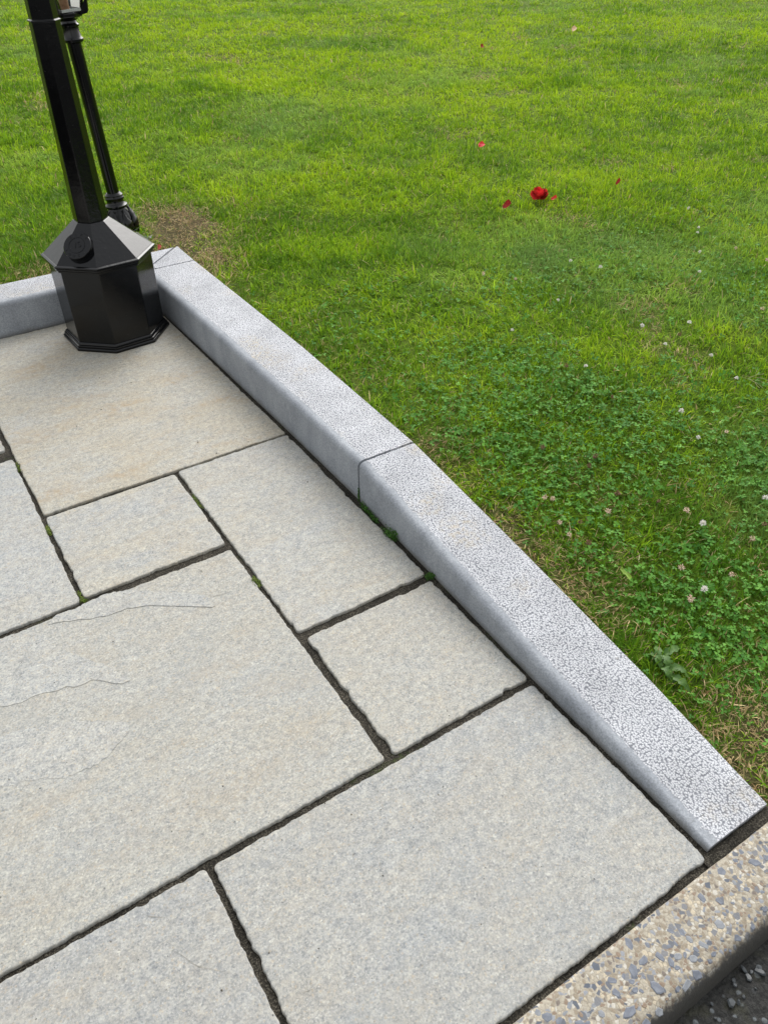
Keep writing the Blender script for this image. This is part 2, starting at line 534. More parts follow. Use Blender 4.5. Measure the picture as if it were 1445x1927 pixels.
# hairline clefts where the stone has split along its layers
M_crack = simple('cleft_line', [(.3, (.19, .175, .15)), (.7, (.29, .275, .245))], 260, .9, .1)  # thin darker ribbons drawn on the slab along each cleft
slabs = [o for o in paving.children if o.name.startswith('paving_slab')]
CR = [[[-0.038, 0.855], [-0.007, 0.821], [0.013, 0.805]], [[-0.007, 0.752], [0.033, 0.689], [0.075, 0.647]], [[0.161, 0.555], [0.179, 0.549], [0.199, 0.542]], [[0.405, 1.592], [0.439, 1.56], [0.485, 1.553]]]
CS = [8, 8, 7, 4]
for k, pl in enumerate(CR):
    pl = np.array(pl); sl_ = slabs[CS[k]]
    seg = np.r_[0, np.cumsum(np.linalg.norm(np.diff(pl, axis=0), axis=1))]
    n = max(10, int(seg[-1] / .005)); t = np.linspace(0, seg[-1], n)
    px = np.interp(t, seg, pl[:, 0]); py = np.interp(t, seg, pl[:, 1])
    ker = np.ones(7) / 7
    if n > 20:
        px[3:-3] = np.convolve(px, ker, 'valid'); py[3:-3] = np.convolve(py, ker, 'valid')
    px += (vnoise(t, t * 0 + k, 60) - .5) * .004; py += (vnoise(t, t * 0 + k + 9, 60) - .5) * .005
    hw = .0005 * (.35 + 1.3 * vnoise(t, t * 0 + k + 20, 45)) * np.clip(np.minimum(np.arange(n), n - 1 - np.arange(n)) / 6, 0, 1)
    V = []; F = []
    for i in range(n):
        V += [(px[i] - sl_.location.x, py[i] - hw[i] - sl_.location.y, .0009), (px[i] - sl_.location.x, py[i] + hw[i] - sl_.location.y, .0009)]
    for i in range(n - 1):
        F.append((2 * i, 2 * i + 2, 2 * i + 3, 2 * i + 1))
    mesh_ob('cleft', V, F, M_crack, sl_)

# thin layers of paler stone left standing on the large slab, about a millimetre high
M_layer = sm('slab_layer', (.380, .379, .362), (.392, .400, .394), .05, .12, 12.0)
def stone_layer(pl, sl_, k, th=.0008):
    pl = np.array(pl)
    P = []
    for i in range(len(pl)):
        a, b_ = pl[i], pl[(i + 1) % len(pl)]
        n = max(3, int(np.linalg.norm(b_ - a) / .005))
        for q in range(n):
            P.append(a + (b_ - a) * q / n)
    P = np.array(P)
    for _ in range(6):
        P = .5 * P + .25 * (np.roll(P, 1, 0) + np.roll(P, -1, 0))
    arc = np.arange(len(P)) * .005
    P[:, 0] += (vnoise(arc, arc * 0 + k, 25) - .5) * .016 + (vnoise(arc, arc * 0 + k + 5, 110) - .5) * .006
    P[:, 1] += (vnoise(arc, arc * 0 + k + 7, 25) - .5) * .016 + (vnoise(arc, arc * 0 + k + 2, 110) - .5) * .006
    P -= np.array([sl_.location.x, sl_.location.y])
    n = len(P); c = P.mean(0)
    hgt = th * np.clip(vnoise(arc, arc * 0 + k + 30, 9) * 2.2 - .55, .03, 1)     # the rim fades to nothing in places
    V = [(x, y, -.0005) for x, y in P] + [(x, y, .0003 + h) for (x, y), h in zip(P, hgt)]
    inn = c + (P - c) * .93
    V += [(x, y, .0003 + .5 * (h + th * .4)) for (x, y), h in zip(inn, hgt)] + [(c[0], c[1], .0003 + th * .4)]
    F = [(i, (i + 1) % n, n + (i + 1) % n, n + i) for i in range(n)] + [(n + i, n + (i + 1) % n, 2 * n + (i + 1) % n, 2 * n + i) for i in range(n)]
    F += [(2 * n + i, 2 * n + (i + 1) % n, 3 * n) for i in range(n)]
    o = mesh_ob('stone_layer', V, F, M_layer, sl_)
    rim = np.clip((hgt / th - .15) * 1.6, 0, 1)
    float_attr(o.data, 'edge', np.r_[rim * .3, rim * .15, np.zeros(n), 0])
for k, pl in enumerate([[[-0.099, 1.731], [-0.004, 1.687], [0.032, 1.579], [0.088, 1.504], [0.143, 1.411], [0.12, 1.405], [0.059, 1.455], [0.007, 1.463], [-0.066, 1.49], [-0.113, 1.486], [-0.185, 1.504]], [[-0.203, 1.414], [-0.168, 1.405], [-0.097, 1.386], [-0.021, 1.36], [0.054, 1.326], [0.103, 1.271], [0.061, 1.244], [0.013, 1.214], [-0.05, 1.212], [-0.113, 1.245], [-0.169, 1.261], [-0.224, 1.304]], [[0.009, 1.708], [0.101, 1.67], [0.183, 1.644], [0.245, 1.646], [0.308, 1.602], [0.374, 1.567], [0.428, 1.522], [0.411, 1.577], [0.303, 1.676], [0.197, 1.738], [0.08, 1.729]]]):
    stone_layer(pl, slabs[4], k + 1)

# ------------------------------------------------------------------ road beyond the concrete kerb
def road_material():
    b = NB('road_asphalt')
    v = b.n('ShaderNodeNewGeometry').outputs['Position']
    n = b.noise(v, 120, 5, .7)
    col = b.ramp(n, [(.32, (.004, .004, .0035)), (.55, (.009, .009, .0075)), (.75, (.032, .031, .027))])
    cc = b.n('ShaderNodeSeparateColor')
    b.t.links.new(b.voro(v, 75, 'F1', 1), cc.inputs[0])
    d = b.voro(v, 75, 'F1', 0)
    chip = b.math('MULTIPLY', b.ramp(cc.outputs[0], [(.80, 0.0), (.82, 1.0)], 'LINEAR'), b.ramp(d, [(.36, 1.0), (.46, 0.0)]))
    col = b.mix(chip, col, (.105, .118, .125))
    mossy = b.ramp(b.noise(v, 22, 4, .6), [(.55, 0.0), (.68, .7)])
    col = b.mix(mossy, col, (.022, .022, .008))
    h = b.math('ADD', n, b.math('MULTIPLY', b.math('SUBTRACT', .6, d), .9))
    return b.pbr(col, b.ramp(n, [(.4, .75), (.7, .35)]), b.bump(h, 1.0, .006), .5)
nu, nv = 60, 40
us = np.concatenate([[-60, -12], np.linspace(-2.2, 3.2, nu), [12, 60]])
vs = np.concatenate([[-60, -12, -4], np.linspace(-1.5, .19, nv)])
RV = []; RF = []
for j, y in enumerate(vs):
    for i, x in enumerate(us):
        RV.append((x, y, -.058 + (.006 * (float(vnoise(x, y, 22)) - .5) if y > -1.6 else 0)))
for j in range(len(vs) - 1):
    for i in range(len(us) - 1):
        a = j * len(us) + i
        RF.append((a, a + 1, a + 1 + len(us), a + len(us)))
road = kind(mesh_ob('road', RV, RF, road_material(), None, True), 'structure')

# loose stone chippings lying in the gutter
def pebble_mesh(name, n, rng, r=.007, h=.5, flat=False):
    V = []; F = []
    ang = np.sort((np.arange(n) + rng.uniform(-.28, .28, n)) / n * 2 * PI)
    rad = r * rng.uniform(.72, 1.18, n)
    el = rng.uniform(1.0, 1.6)
    lv = [(1.0, -.3), (1.0, .12), (.80, 1.0)] if flat else [(.82, -.55), (1.0, .05), (.62, .85)]
    for s, z in lv:
        for a, q in zip(ang, rad):
            V.append((q * s * el * math.cos(a), q * s * math.sin(a), z * r * h * (1 if flat else rng.uniform(.75, 1.2))))
    V.append((0, 0, lv[-1][1] * r * h * (1.02 if flat else 1.15)))
    for k in range(2):
        for i in range(n):
            j = (i + 1) % n
            F.append((k * n + i, k * n + j, (k + 1) * n + j, (k + 1) * n + i))
    for i in range(n):
        F.append((2 * n + i, 2 * n + (i + 1) % n, 3 * n))
    me = bpy.data.meshes.new(name)
    me.from_pydata(V, [], F)
    return me
M_chip = simple('grey_chipping', [(.3, (.028, .032, .035)), (.7, (.085, .095, .102))], 90, .45, .5, .3)
chips = []
for k in range(7):
    me = pebble_mesh('stone_chip', 7 + k % 3, np.random.default_rng(60 + k), .0085, .42, True)
    me.materials.append(M_chip)
    chips.append(me)
rg = np.random.default_rng(21)
for k in range(230):
    x = rg.uniform(.45, 1.7); y = .160 - abs(rg.normal(0, .10))
    o = bpy.data.objects.new('stone_chip', chips[k % 7])
    C.objects.link(o); o.parent = road
    s = rg.choice([.35, .5, .7, 1.0, 1.25], p=[.3, .28, .22, .13, .07])
    o.scale = (s, s * rg.uniform(.7, 1), s)
    o.location = (x, y, -.056 + .002 * s)
    o.rotation_euler = (rg.normal(0, .4), rg.normal(0, .4), rg.uniform(0, 6.28))

# ------------------------------------------------------------------ concrete kerb with exposed aggregate
conc = thing('concrete_kerb', 'beige exposed-aggregate concrete kerb with blue-grey stones, between paving and dark road', 'kerb', (0, .25, 0))
M_agg = aggregate_material()
prof = [(.312, -.10), (.312, -.004), (.309, -.0005), (.30, .0), (.212, -.001), (.200, -.003), (.189, -.0075), (.180, -.015), (.174, -.025), (.168, -.05), (.164, -.10)]
NS = 80
us = np.linspace(-2.2, 3.2, NS)
KV = []; KF = []
for x in us:
    for (y, z) in prof:
        jx = (float(vnoise(x, y, 30, 4)) - .5) * .0016
        KV.append((x, y - .25 + jx, z + jx))
np_ = len(prof)
for i in range(NS - 1):
    for k in range(np_ - 1):
        a = i * np_ + k
        KF.append((a, a + 1, a + 1 + np_, a + np_))
mesh_ob('kerb_body', KV, KF, M_agg, conc, True)
M_peb = [simple('slate_pebble', [(.3, (.105, .117, .142)), (.7, (.19, .206, .240))], 70, .6, .35, .2),
         simple('pale_slate_pebble', [(.3, (.16, .172, .190)), (.7, (.245, .258, .275))], 70, .6, .35, .2),
         simple('brown_pebble', [(.3, (.16, .115, .085)), (.7, (.29, .22, .155))], 70, .6, .35, .2)]
pebs = []
for k in range(15):
    me = pebble_mesh('pebble', 6 + k % 4, np.random.default_rng(80 + k), .0092, .10, True)
    me.materials.append(M_peb[0 if k % 5 < 3 else (1 if k % 5 == 3 else 0)])
    pebs.append(me)
bp = []
for k in range(4):
    me = pebble_mesh('pebble', 6 + k % 3, np.random.default_rng(120 + k), .0040, .15, True)
    me.materials.append(M_peb[2]); bp.append(me)
placed = []
rg = np.random.default_rng(33)
tries = 0
while len(placed) < 300 and tries < 30000:
    tries += 1
    x = rg.uniform(.36, 1.30); y = rg.uniform(.186, .303)
    brown = rg.random() < .22
    s = rg.uniform(.5, 1.0) if brown else rg.choice([.35, .5, .7, .9, 1.1], p=[.16, .26, .28, .20, .10])
    rr = (.0045 if brown else .0098) * s
    if y + rr > .308 or any((x - a) ** 2 + (y - b_) ** 2 < (rr + c) ** 2 for a, b_, c in placed):
        continue
    placed.append((x, y, rr))
    o = bpy.data.objects.new('pebble', bp[rg.integers(4)] if brown else pebs[rg.integers(15)])
    C.objects.link(o); o.parent = conc
    z = float(np.interp(y, [.189, .2, .212], [-.0075, -.003, -.001]))
    o.location = (x, y - .25, z + .0002)
    tl = float(np.interp(y, [.186, .20, .215], [.42, .22, 0]))
    o.rotation_euler = (tl, 0, rg.uniform(0, 6.28)) if tl == 0 else (tl, 0, rg.uniform(-.4, .4))
    o.scale = (s, s * rg.uniform(.75, 1.15), s)

# ------------------------------------------------------------------ granite kerb
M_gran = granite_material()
gran = thing('granite_kerb', 'low pale speckled granite kerb between the paving and the lawn, dipping towards the road', 'kerb', (1.09, 1.9, 0))
def kerb_profile(wd, h, r=.020):
    # list of (x from face, z, edge metre value) going from the foot of the face over the arris to the back
    r = min(r, max(.004, h * .9))
    P = [(0.0, -.12, 0.0), (0.0, min(0.0, h - r - .002), 0.0), (0.0, h - r, 0.0)]
    for a in (18, 36, 54, 72, 90):
        t = math.radians(a)
        P.append((r - r * math.cos(t), h - r + r * math.sin(t), .26 * a / 90))
    for x, e in ((.030, .52), (.042, .85), (.075, 1.0), (wd - .012, 1.0), (wd - .003, 1.0)):
        P.append((x, h - (0.0012 if x > wd - .005 else 0), e))
    P.append((wd, h - .004, 1.0)); P.append((wd, -.12, 1.0))
    return P
def kerb_stone(stations, name='kerb_stone'):
    # stations: (face point, back point, top height) along the stone
    V = []; F = []; E = []
    k = 0
    for (fx, fy), (bx, by), h in stations:
        d = np.array([bx - fx, by - fy]); wd = np.linalg.norm(d); d = d / wd
        # profile measured square to the face; a skewed end stretches it
        pr_ = kerb_profile(.21, h)
        k = len(pr_)
        for x, z, e in pr_:
            t = x / .21 * wd
            V.append((fx + d[0] * t - 1.09, fy + d[1] * t - 1.9, z)); E.append(e)
    ns = len(stations)
    for i in range(ns - 1):
        for j in range(k - 1):
            a = i * k + j
            F.append((a, a + k, a + k + 1, a + 1))
    F.append(tuple(range(k))); F.append(tuple((ns - 1) * k + j for j in reversed(range(k))))
    o = mesh_ob(name, V, F, M_gran, gran, False)
    for p in o.data.polygons:
        p.use_smooth = len(p.vertices) == 4
    o.data.set_sharp_from_angle(angle=math.radians(32))
    float_attr(o.data, 'edge', E)
    return o
def face_u(v):
    return float(np.interp(v, [.33, .87, 1.27, 1.73, 2.2, 3.0, 3.54], [.988, .984, .992, .998, .993, .975, .958]))
def back_u(v):
    return float(np.interp(v, [.33, .7, 1.2, 1.73, 2.5, 3.0, 3.54], [1.172, 1.192, 1.202, 1.206, 1.216, 1.209, 1.199]))
ga = .0045
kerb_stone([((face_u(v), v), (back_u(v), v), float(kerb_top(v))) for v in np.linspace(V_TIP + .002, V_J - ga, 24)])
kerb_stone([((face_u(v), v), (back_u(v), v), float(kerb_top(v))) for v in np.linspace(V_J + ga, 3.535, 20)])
# corner wedge between the square joint and the mitre
wz = .146
WV = [(.964, 3.5435), (1.197, 3.5420), (1.198, 3.757)]
wv = []; wf = []; we = []
for z in (-.12, wz - .004, wz):
    for i, (x, y) in enumerate(WV):
        cx_ = sum(q[0] for q in WV) / 3; cy_ = sum(q[1] for q in WV) / 3
        s = .985 if z == wz else 1.0
        wv.append((cx_ + (x - cx_) * s - 1.09, cy_ + (y - cy_) * s - 1.9, z)); we.append(1.0)
for k in range(2):
    for i in range(3):
        j = (i + 1) % 3
        wf.append((k * 3 + i, k * 3 + j, (k + 1) * 3 + j, (k + 1) * 3 + i))
wf.append((6, 7, 8))
wo = mesh_ob('kerb_stone', wv, wf, M_gran, gran); float_attr(wo.data, 'edge', we)
# the return along the far side of the paving
def left_station(u):
    return ((u, 3.5435), (u, 3.754), .145)
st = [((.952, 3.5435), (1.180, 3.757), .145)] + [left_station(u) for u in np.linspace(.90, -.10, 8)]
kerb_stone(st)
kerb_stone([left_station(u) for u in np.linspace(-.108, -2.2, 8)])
# dark pointing set back in the joints between the stones
M_point = simple('kerb_pointing', [(.3, (.014, .012, .010)), (.7, (.05, .042, .035))], 200, .9, .2)
def joint_strip(a, b_, w_, h):
    a = np.array(a); b_ = np.array(b_); d = b_ - a; d /= np.linalg.norm(d); n_ = np.array([-d[1], d[0]]) * w_
    q = [a + n_, a - n_, b_ - n_, b_ + n_]
    V = [(p[0] - 1.09, p[1] - 1.9, z) for z in (-.1, h) for p in q]
    mesh_ob('joint_filler', V, [(4, 5, 6, 7), (0, 1, 5, 4), (1, 2, 6, 5), (2, 3, 7, 6), (3, 0, 4, 7)], M_point, gran)
joint_strip((face_u(V_J) + .012, V_J), (back_u(V_J) - .002, V_J), .0040, .100)
joint_strip((.972, 3.5388), (1.196, 3.5388), .0030, .115)
joint_strip((.975, 3.552), (1.189, 3.756), .0030, .115)

# ------------------------------------------------------------------ lawn
gu = np.unique(np.concatenate([[-60, -25, -12, -7], np.linspace(-5, -1, 14), np.linspace(-1, 1.17, 20), np.linspace(1.17, 1.6, 16), np.linspace(1.6, 5, 46), np.linspace(5, 16, 40), [19, 24, 32, 45, 70]]))
gv = np.unique(np.concatenate([np.linspace(.313, .6, 10), np.linspace(.6, 3.735, 50), np.linspace(3.735, 4.3, 14), np.linspace(4.3, 8, 40), np.linspace(8, 20, 40), [24, 30, 40, 60, 90]]))
UU, VV = np.meshgrid(gu, gv)
ZZ = lawn_z(UU, VV)
LV = np.stack([UU.ravel(), VV.ravel(), ZZ.ravel()], 1)
LF = []
nw = len(gu)
for j in range(len(gv) - 1):
    for i in range(nw - 1):
        if gu[i + 1] <= 1.1701 and gv[j + 1] <= 3.7351:
            continue
        a = j * nw + i
        LF.append((a, a + 1, a + 1 + nw, a + nw))
lawn = kind(mesh_ob('lawn', LV, LF, turf_material(), None, True), 'structure')

# ------------------------------------------------------------------ grass blades
def in_lawn(u, v):
    bu = np.interp(v, [.33, .7, 1.2, 1.73, 2.5, 3.0, 3.54, 3.75], [1.172, 1.192, 1.202, 1.206, 1.216, 1.209, 1.199, 1.199])
    return ((u > bu + .003) & (v > .322)) | (v > 3.760)

def dryness(u, v):
    bu = np.interp(v, [.33, .7, 1.2, 1.73, 2.5, 3.0, 3.54], [1.172, 1.192, 1.202, 1.206, 1.216, 1.209, 1.199])
    dist = np.where(v < 3.75, u - bu, np.where(u < 1.2, v - 3.755, np.hypot(u - 1.2, v - 3.755)))
    n = fbm(u, v, 3.2, 21)
    edge = np.exp(-(dist / (.055 + .14 * n)) ** 2) * np.clip((n - .34) * 2.6, .06, .9) * np.where((v > .62) & (v < 3.4), .72, 1.0)
    n2 = fbm(u, v, 6.0, 25)
    foot = np.exp(-(((u - 1.30) / .26) ** 2 + ((v - 4.10) / .34) ** 2)) * np.clip(.55 + 2.6 * (n2 - .42), 0, 1) * 1.45
    corner = np.exp(-(((u - 1.30) / .10) ** 2 + ((v - 3.62) / .26) ** 2)) * .9
    tip = np.exp(-(((u - 1.34) / .20) ** 2 + ((v - .46) / .16) ** 2)) * .75
    spots = np.clip((fbm(u, v, 2.3, 29, 4) - .70) * 3.5, 0, .30)
    return np.clip(np.maximum.reduce([edge, foot, corner, tip, spots]), 0, 1)

def clover_field(u, v):
    n = fbm(u, v, 2.1, 41, 3)
    reach = np.clip((3.0 - v) / 1.3, 0, 1) * np.clip((u - 1.22) / .22, 0, 1)
    return np.clip((n - .40) * 4.0, 0, 1) * reach

def mixc(a, b_, t):
    return a * (1 - t[:, None]) + b_ * t[:, None]

def grass(nt_, d0, d1, az0, az1, power, rho_len, wid, segs, seed, per=7, spread=.010):
    rng = np.random.default_rng(seed)
    # tufts, thinning with the distance (where single blades can no longer be made out)
    q = rng.random(nt_)
    k = 2 - power
    d = ((d0 ** k) + q * (d1 ** k - d0 ** k)) ** (1 / k) if abs(k) > 1e-3 else d0 * (d1 / d0) ** q
    az = rng.uniform(az0, az1, nt_)
    u = d * np.cos(az); v = d * np.sin(az)
    ok = in_lawn(u, v)
    u, v, d = u[ok], v[ok], d[ok]
    dry_t = dryness(u, v)
    keep = rng.random(len(u)) > dry_t * .08
    u, v, d = u[keep], v[keep], d[keep]
    nT = len(u)
    taz = rng.uniform(0, 2 * PI, nT)                       # way the tuft leans
    flow = (fbm(u, v, .9, 51) * 4 * PI)
    tone = rng.normal(0, 1, nT)
    tid = np.repeat(np.arange(nT), per)
    N = len(tid)
    sc_ = np.clip(d / 2.4, 1, 8)[tid]
    U = u[tid] + rng.normal(0, spread, N) * sc_ ** .6
    Vv = v[tid] + rng.normal(0, spread, N) * sc_ ** .6
    ok = in_lawn(U, Vv)
    tid = tid[ok]; U = U[ok]; Vv = Vv[ok]; sc_ = sc_[ok]; N = len(U)
    Z = lawn_z(U, Vv) - .003
    dry = dryness(U, Vv)
    cl = clover_field(U, Vv)
    L = rho_len * np.exp(rng.normal(0, .30, N)) * (1 - .30 * dry) * (1 + .10 * np.log(sc_)) * (.82 + .5 * fbm(U, Vv, 4, 61)) * (1 - .15 * cl)
    A = np.where(rng.random(N) < .55, taz[tid] + rng.normal(0, .7, N), np.where(rng.random(N) < .5, flow[tid] + rng.normal(0, .6, N), rng.uniform(0, 2 * PI, N)))
    th0 = np.clip(rng.normal(.55, .36, N) + .50 * dry, .03, 1.40)
    bend = np.clip(rng.normal(.75, .45, N), 0, 1.9)
    W = wid * sc_ ** .82 * np.exp(rng.normal(0, .25, N)) * (1 - .25 * dry)
    dx, dy = np.cos(A), np.sin(A)
    tw = rng.normal(0, .5, N)
    px, py = -np.sin(A + tw * .5), np.cos(A + tw * .5)
    pz = rng.normal(0, .35, N)
    rows = []
    x = U.copy(); y = Vv.copy(); z = Z.copy()
    prof_w = {3: [1.0, .92, .62], 2: [1.0, .72]}[segs]
    for s in range(segs):
        hw = W * .5 * prof_w[s]
        rows.append(np.stack([x - px * hw, y - py * hw, z - pz * hw], 1))
        rows.append(np.stack([x + px * hw, y + py * hw, z + pz * hw], 1))
        th = np.minimum(th0 + bend * (s + .5) / segs, 1.62)
        x = x + dx * np.sin(th) * L / segs; y = y + dy * np.sin(th) * L / segs; z = z + np.cos(th) * L / segs
        z = np.maximum(z, Z + .004)
    rows.append(np.stack([x, y, z], 1))
    nvb = 2 * segs + 1
    P = np.stack(rows, 1).reshape(-1, 3)
    # blade colours: limer with distance from the camera, broad patches, duller at the root
    lime = np.array([.430, .585, .018]); mid = np.array([.232, .410, .013]); deep = np.array([.085, .205, .010])
    straw = np.array([.62, .49, .26]); brown = np.array([.33, .20, .09]); blue = np.array([.30, .46, .13])
    big = fbm(U, Vv, .75, 71, 3); small = fbm(U, Vv, 5.0, 75, 2)
    far = np.clip((np.hypot(U, Vv) - 1.9) / 3.0, 0, 1)
    t = np.clip(.10 + .52 * far + (big - .5) * 1.25 + (small - .5) * .9 + .17 * tone[tid] + rng.normal(0, .20, N) - .22 * cl, 0, 1)
    col = np.where((t < .45)[:, None], mixc(np.tile(deep, (N, 1)), mid, t / .45), mixc(np.tile(mid, (N, 1)), lime, np.clip((t - .45) / .55, 0, 1)))
    bl = np.clip((fbm(U, Vv, 1.3, 81, 3) - .60) * 4, 0, 1) * .55
    col = mixc(col, blue, bl)
    dead = rng.random(N) < (.040 - .022 * far + .80 * dry)
    dcol = mixc(np.tile(straw, (N, 1)), brown, np.clip(rng.normal(.32, .32, N), 0, 1))
    col = np.where(dead[:, None], dcol, col) * np.exp(rng.normal(-.02, .22, N) * (1 - .35 * far))[:, None]
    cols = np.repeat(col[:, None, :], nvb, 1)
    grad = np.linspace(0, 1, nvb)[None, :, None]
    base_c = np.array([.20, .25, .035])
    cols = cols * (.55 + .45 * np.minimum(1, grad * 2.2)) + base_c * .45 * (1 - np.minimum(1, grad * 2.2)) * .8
    base = (np.arange(N) * nvb)[:, None]
    quads = np.concatenate([base + np.array([[2 * s, 2 * s + 1, 2 * s + 3, 2 * s + 2]]) for s in range(segs - 1)], 0) if segs > 1 else np.zeros((0, 4), int)
    tris = base + np.array([[2 * segs - 2, 2 * segs - 1, 2 * segs]])
    return P, cols.reshape(-1, 3), quads, tris

def soup(name, parts, mat):
    P = []; Cc = []; Q = []; T = []; off = 0
    for p, c, q, t in parts:
        P.append(p); Cc.append(c); Q.append(q + off); T.append(t + off); off += len(p)
    P = np.concatenate(P); Cc = np.concatenate(Cc); Q = np.concatenate(Q); T = np.concatenate(T)
    me = bpy.data.meshes.new(name)
    me.vertices.add(len(P)); me.vertices.foreach_set('co', P.astype(np.float32).ravel())
    nl = Q.size + T.size
    me.loops.add(nl); me.loops.foreach_set('vertex_index', np.concatenate([Q.ravel(), T.ravel()]).astype(np.int32))
    me.polygons.add(len(Q) + len(T))
    st_ = np.concatenate([np.arange(len(Q)) * 4, Q.size + np.arange(len(T)) * 3]).astype(np.int32)
    me.polygons.foreach_set('loop_start', st_)
    me.polygons.foreach_set('use_smooth', np.ones(len(Q) + len(T), dtype=bool))
    me.update(calc_edges=True)
    ca = me.color_attributes.new('col', 'FLOAT_COLOR', 'POINT')
    ca.data.foreach_set('color', np.concatenate([np.clip(Cc, 0, 1), np.ones((len(Cc), 1))], 1).astype(np.float32).ravel())
    me.materials.append(mat)
    o = bpy.data.objects.new(name, me)
    C.objects.link(o)
    return o

D = math.radians
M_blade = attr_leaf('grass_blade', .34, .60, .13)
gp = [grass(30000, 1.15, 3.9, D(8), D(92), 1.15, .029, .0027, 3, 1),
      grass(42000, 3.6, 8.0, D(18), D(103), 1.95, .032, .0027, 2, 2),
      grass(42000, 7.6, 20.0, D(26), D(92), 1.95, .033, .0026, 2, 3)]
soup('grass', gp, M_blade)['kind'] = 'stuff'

# ------------------------------------------------------------------ clover leaves
def clover_leaves(n, seed):
    rng = np.random.default_rng(seed)
    u = rng.uniform(1.19, 4.2, n * 5); v = rng.uniform(.34, 3.2, n * 5)
    pr_ = clover_field(u, v) * (1 - dryness(u, v)) * np.clip(1.35 - np.hypot(u, v) / 4.4, .1, 1)
    ok = in_lawn(u, v) & (rng.random(n * 5) < pr_ + .015)
    u = u[ok][:n]; v = v[ok][:n]
    N = len(u)
    h = np.clip(rng.normal(.017, .006, N), .005, .034)
    z = lawn_z(u, v) + h
    R = np.clip(rng.normal(.0086, .0024, N), .0045, .0140)
    a0 = rng.uniform(0, 2 * PI, N)
    tx = rng.normal(0, .32, N); ty = rng.normal(0, .32, N)
    P = []; Cc = []; T = []
    c = mixc(np.tile(np.array([.050, .165, .020]), (N, 1)), np.array([.15, .35, .050]), np.clip(rng.normal(.42, .30, N), 0, 1))
    shape = [(0, 0), (.55, -.40), (.92, -.38), (1.03, -.10), (.96, 0.0), (1.03, .10), (.92, .38), (.55, .40)]
    for k in range(3):
        aa = a0 + k * 2 * PI / 3 + rng.normal(0, .12, N)
        ca, sa = np.cos(aa), np.sin(aa)
        fold = rng.uniform(.05, .5, N); droop = rng.normal(-.05, .2, N)
        vs_ = []
        for (lx, ly) in shape:
            x = (lx * ca - ly * sa) * R; y = (lx * sa + ly * ca) * R
            zz = z + (abs(ly) * fold + lx * droop) * R + x * tx + y * ty
            vs_.append(np.stack([u + x, v + y, zz], 1))
        Pk = np.stack(vs_, 1).reshape(-1, 3)
        off = k * N * 8
        b_ = (np.arange(N) * 8)[:, None] + off
        tri = np.concatenate([b_ + np.array([[0, i, i + 1]]) for i in range(1, 7)], 0)
        P.append(Pk); T.append(tri)
        ck = np.repeat(c[:, None, :], 8, 1) * np.exp(rng.normal(0, .10, N))[:, None, None]
        ck[:, 0] *= 1.25
        Cc.append(ck.reshape(-1, 3))
    # stems
    return np.concatenate(P), np.concatenate(Cc), np.zeros((0, 4), int), np.concatenate(T)
M_clover = attr_leaf('clover_leaf', .30, .60, .18)
soup('clover_leaves', [clover_leaves(9000, 5)], M_clover)['kind'] = 'stuff'

# ------------------------------------------------------------------ lamp posts
M_iron = cast_iron('black_gloss_iron', .06)
M_cast = cast_iron('black_rough_casting', .55)
M_glass = glass_material()

def ring_pts(n, R, z, rot):
    return [(R * math.cos(rot + 2 * PI * (i + .5) / n), R * math.sin(rot + 2 * PI * (i + .5) / n), z) for i in range(n)]
def loft(name, rings, mat, parent, n=8, rot=0.0, smooth=False, bev=.0025, cap=True, mats=None):
    V = []; F = []
    for R, z in rings:
        V += ring_pts(n, R, z, rot)
    for k in range(len(rings) - 1):
        for i in range(n):
            j = (i + 1) % n
            F.append((k * n + i, k * n + j, (k + 1) * n + j, (k + 1) * n + i))
    if cap:
        F.append(tuple(reversed(range(n)))); F.append(tuple((len(rings) - 1) * n + i for i in range(n)))
    o = mesh_ob(name, V, F, mat, parent, smooth)
    if mats:
        for m in mats[0]:
            o.data.materials.append(m)
        for fi, mi in mats[1].items():
            o.data.polygons[fi].material_index = mi
    if bev:
        bevel(o, bev)
    return o

RT = D(4)
lampA = thing('octagonal_lamp_post', 'black octagonal cast-iron lamp post on a boxy base, standing on the beige slab', 'lamp post', (.73, 3.325, 0))
loft('plinth', [(.2235, 0.0), (.2245, .010), (.2205, .0135), (.2165, .0140), (.2185, .0165), (.2175, .0220), (.2110, .0235), (.2130, .0255), (.2115, .0300), (.2065, .0340)], M_iron, lampA, rot=RT, bev=.0007)
loft('base_casing', [(.2045, .0325), (.2050, .337)], M_iron, lampA, rot=RT, bev=.003)
loft('cornice', [(.207, .3330), (.2150, .3360), (.2155, .3425), (.2125, .3440), (.2215, .3465), (.2220, .3530), (.2185, .3545), (.2260, .3570), (.2260, .3625), (.2175, .3660)], M_iron, lampA, rot=RT, bev=.0007)
# shoulder: each facet its own face, the ones with rough casting marked
loft('shoulder', [(.2165, .3650), (.0690, .4885)], M_iron, lampA, rot=RT, bev=.0025, mats=([M_cast], {5: 1}))
loft('shaft', [(.0672, .4875), (.0668, .50), (.0530, 1.165)], M_iron, lampA, rot=RT, bev=.003, mats=([M_cast], {5: 1, 13: 1}))
loft('collar', [(.0560, 1.162), (.0560, 1.168), (.0500, 1.1695), (.0492, 1.232), (.0525, 1.2335), (.0525, 1.2395), (.0470, 1.241), (.0455, 1.36), (.060, 1.375), (.060, 1.40), (.040, 1.42)], M_iron, lampA, rot=RT, bev=.0015)
loft('upper_shaft', [(.0365, 1.415), (.0300, 2.15), (.052, 2.19), (.052, 2.21)], M_iron, lampA, rot=RT, bev=.002)

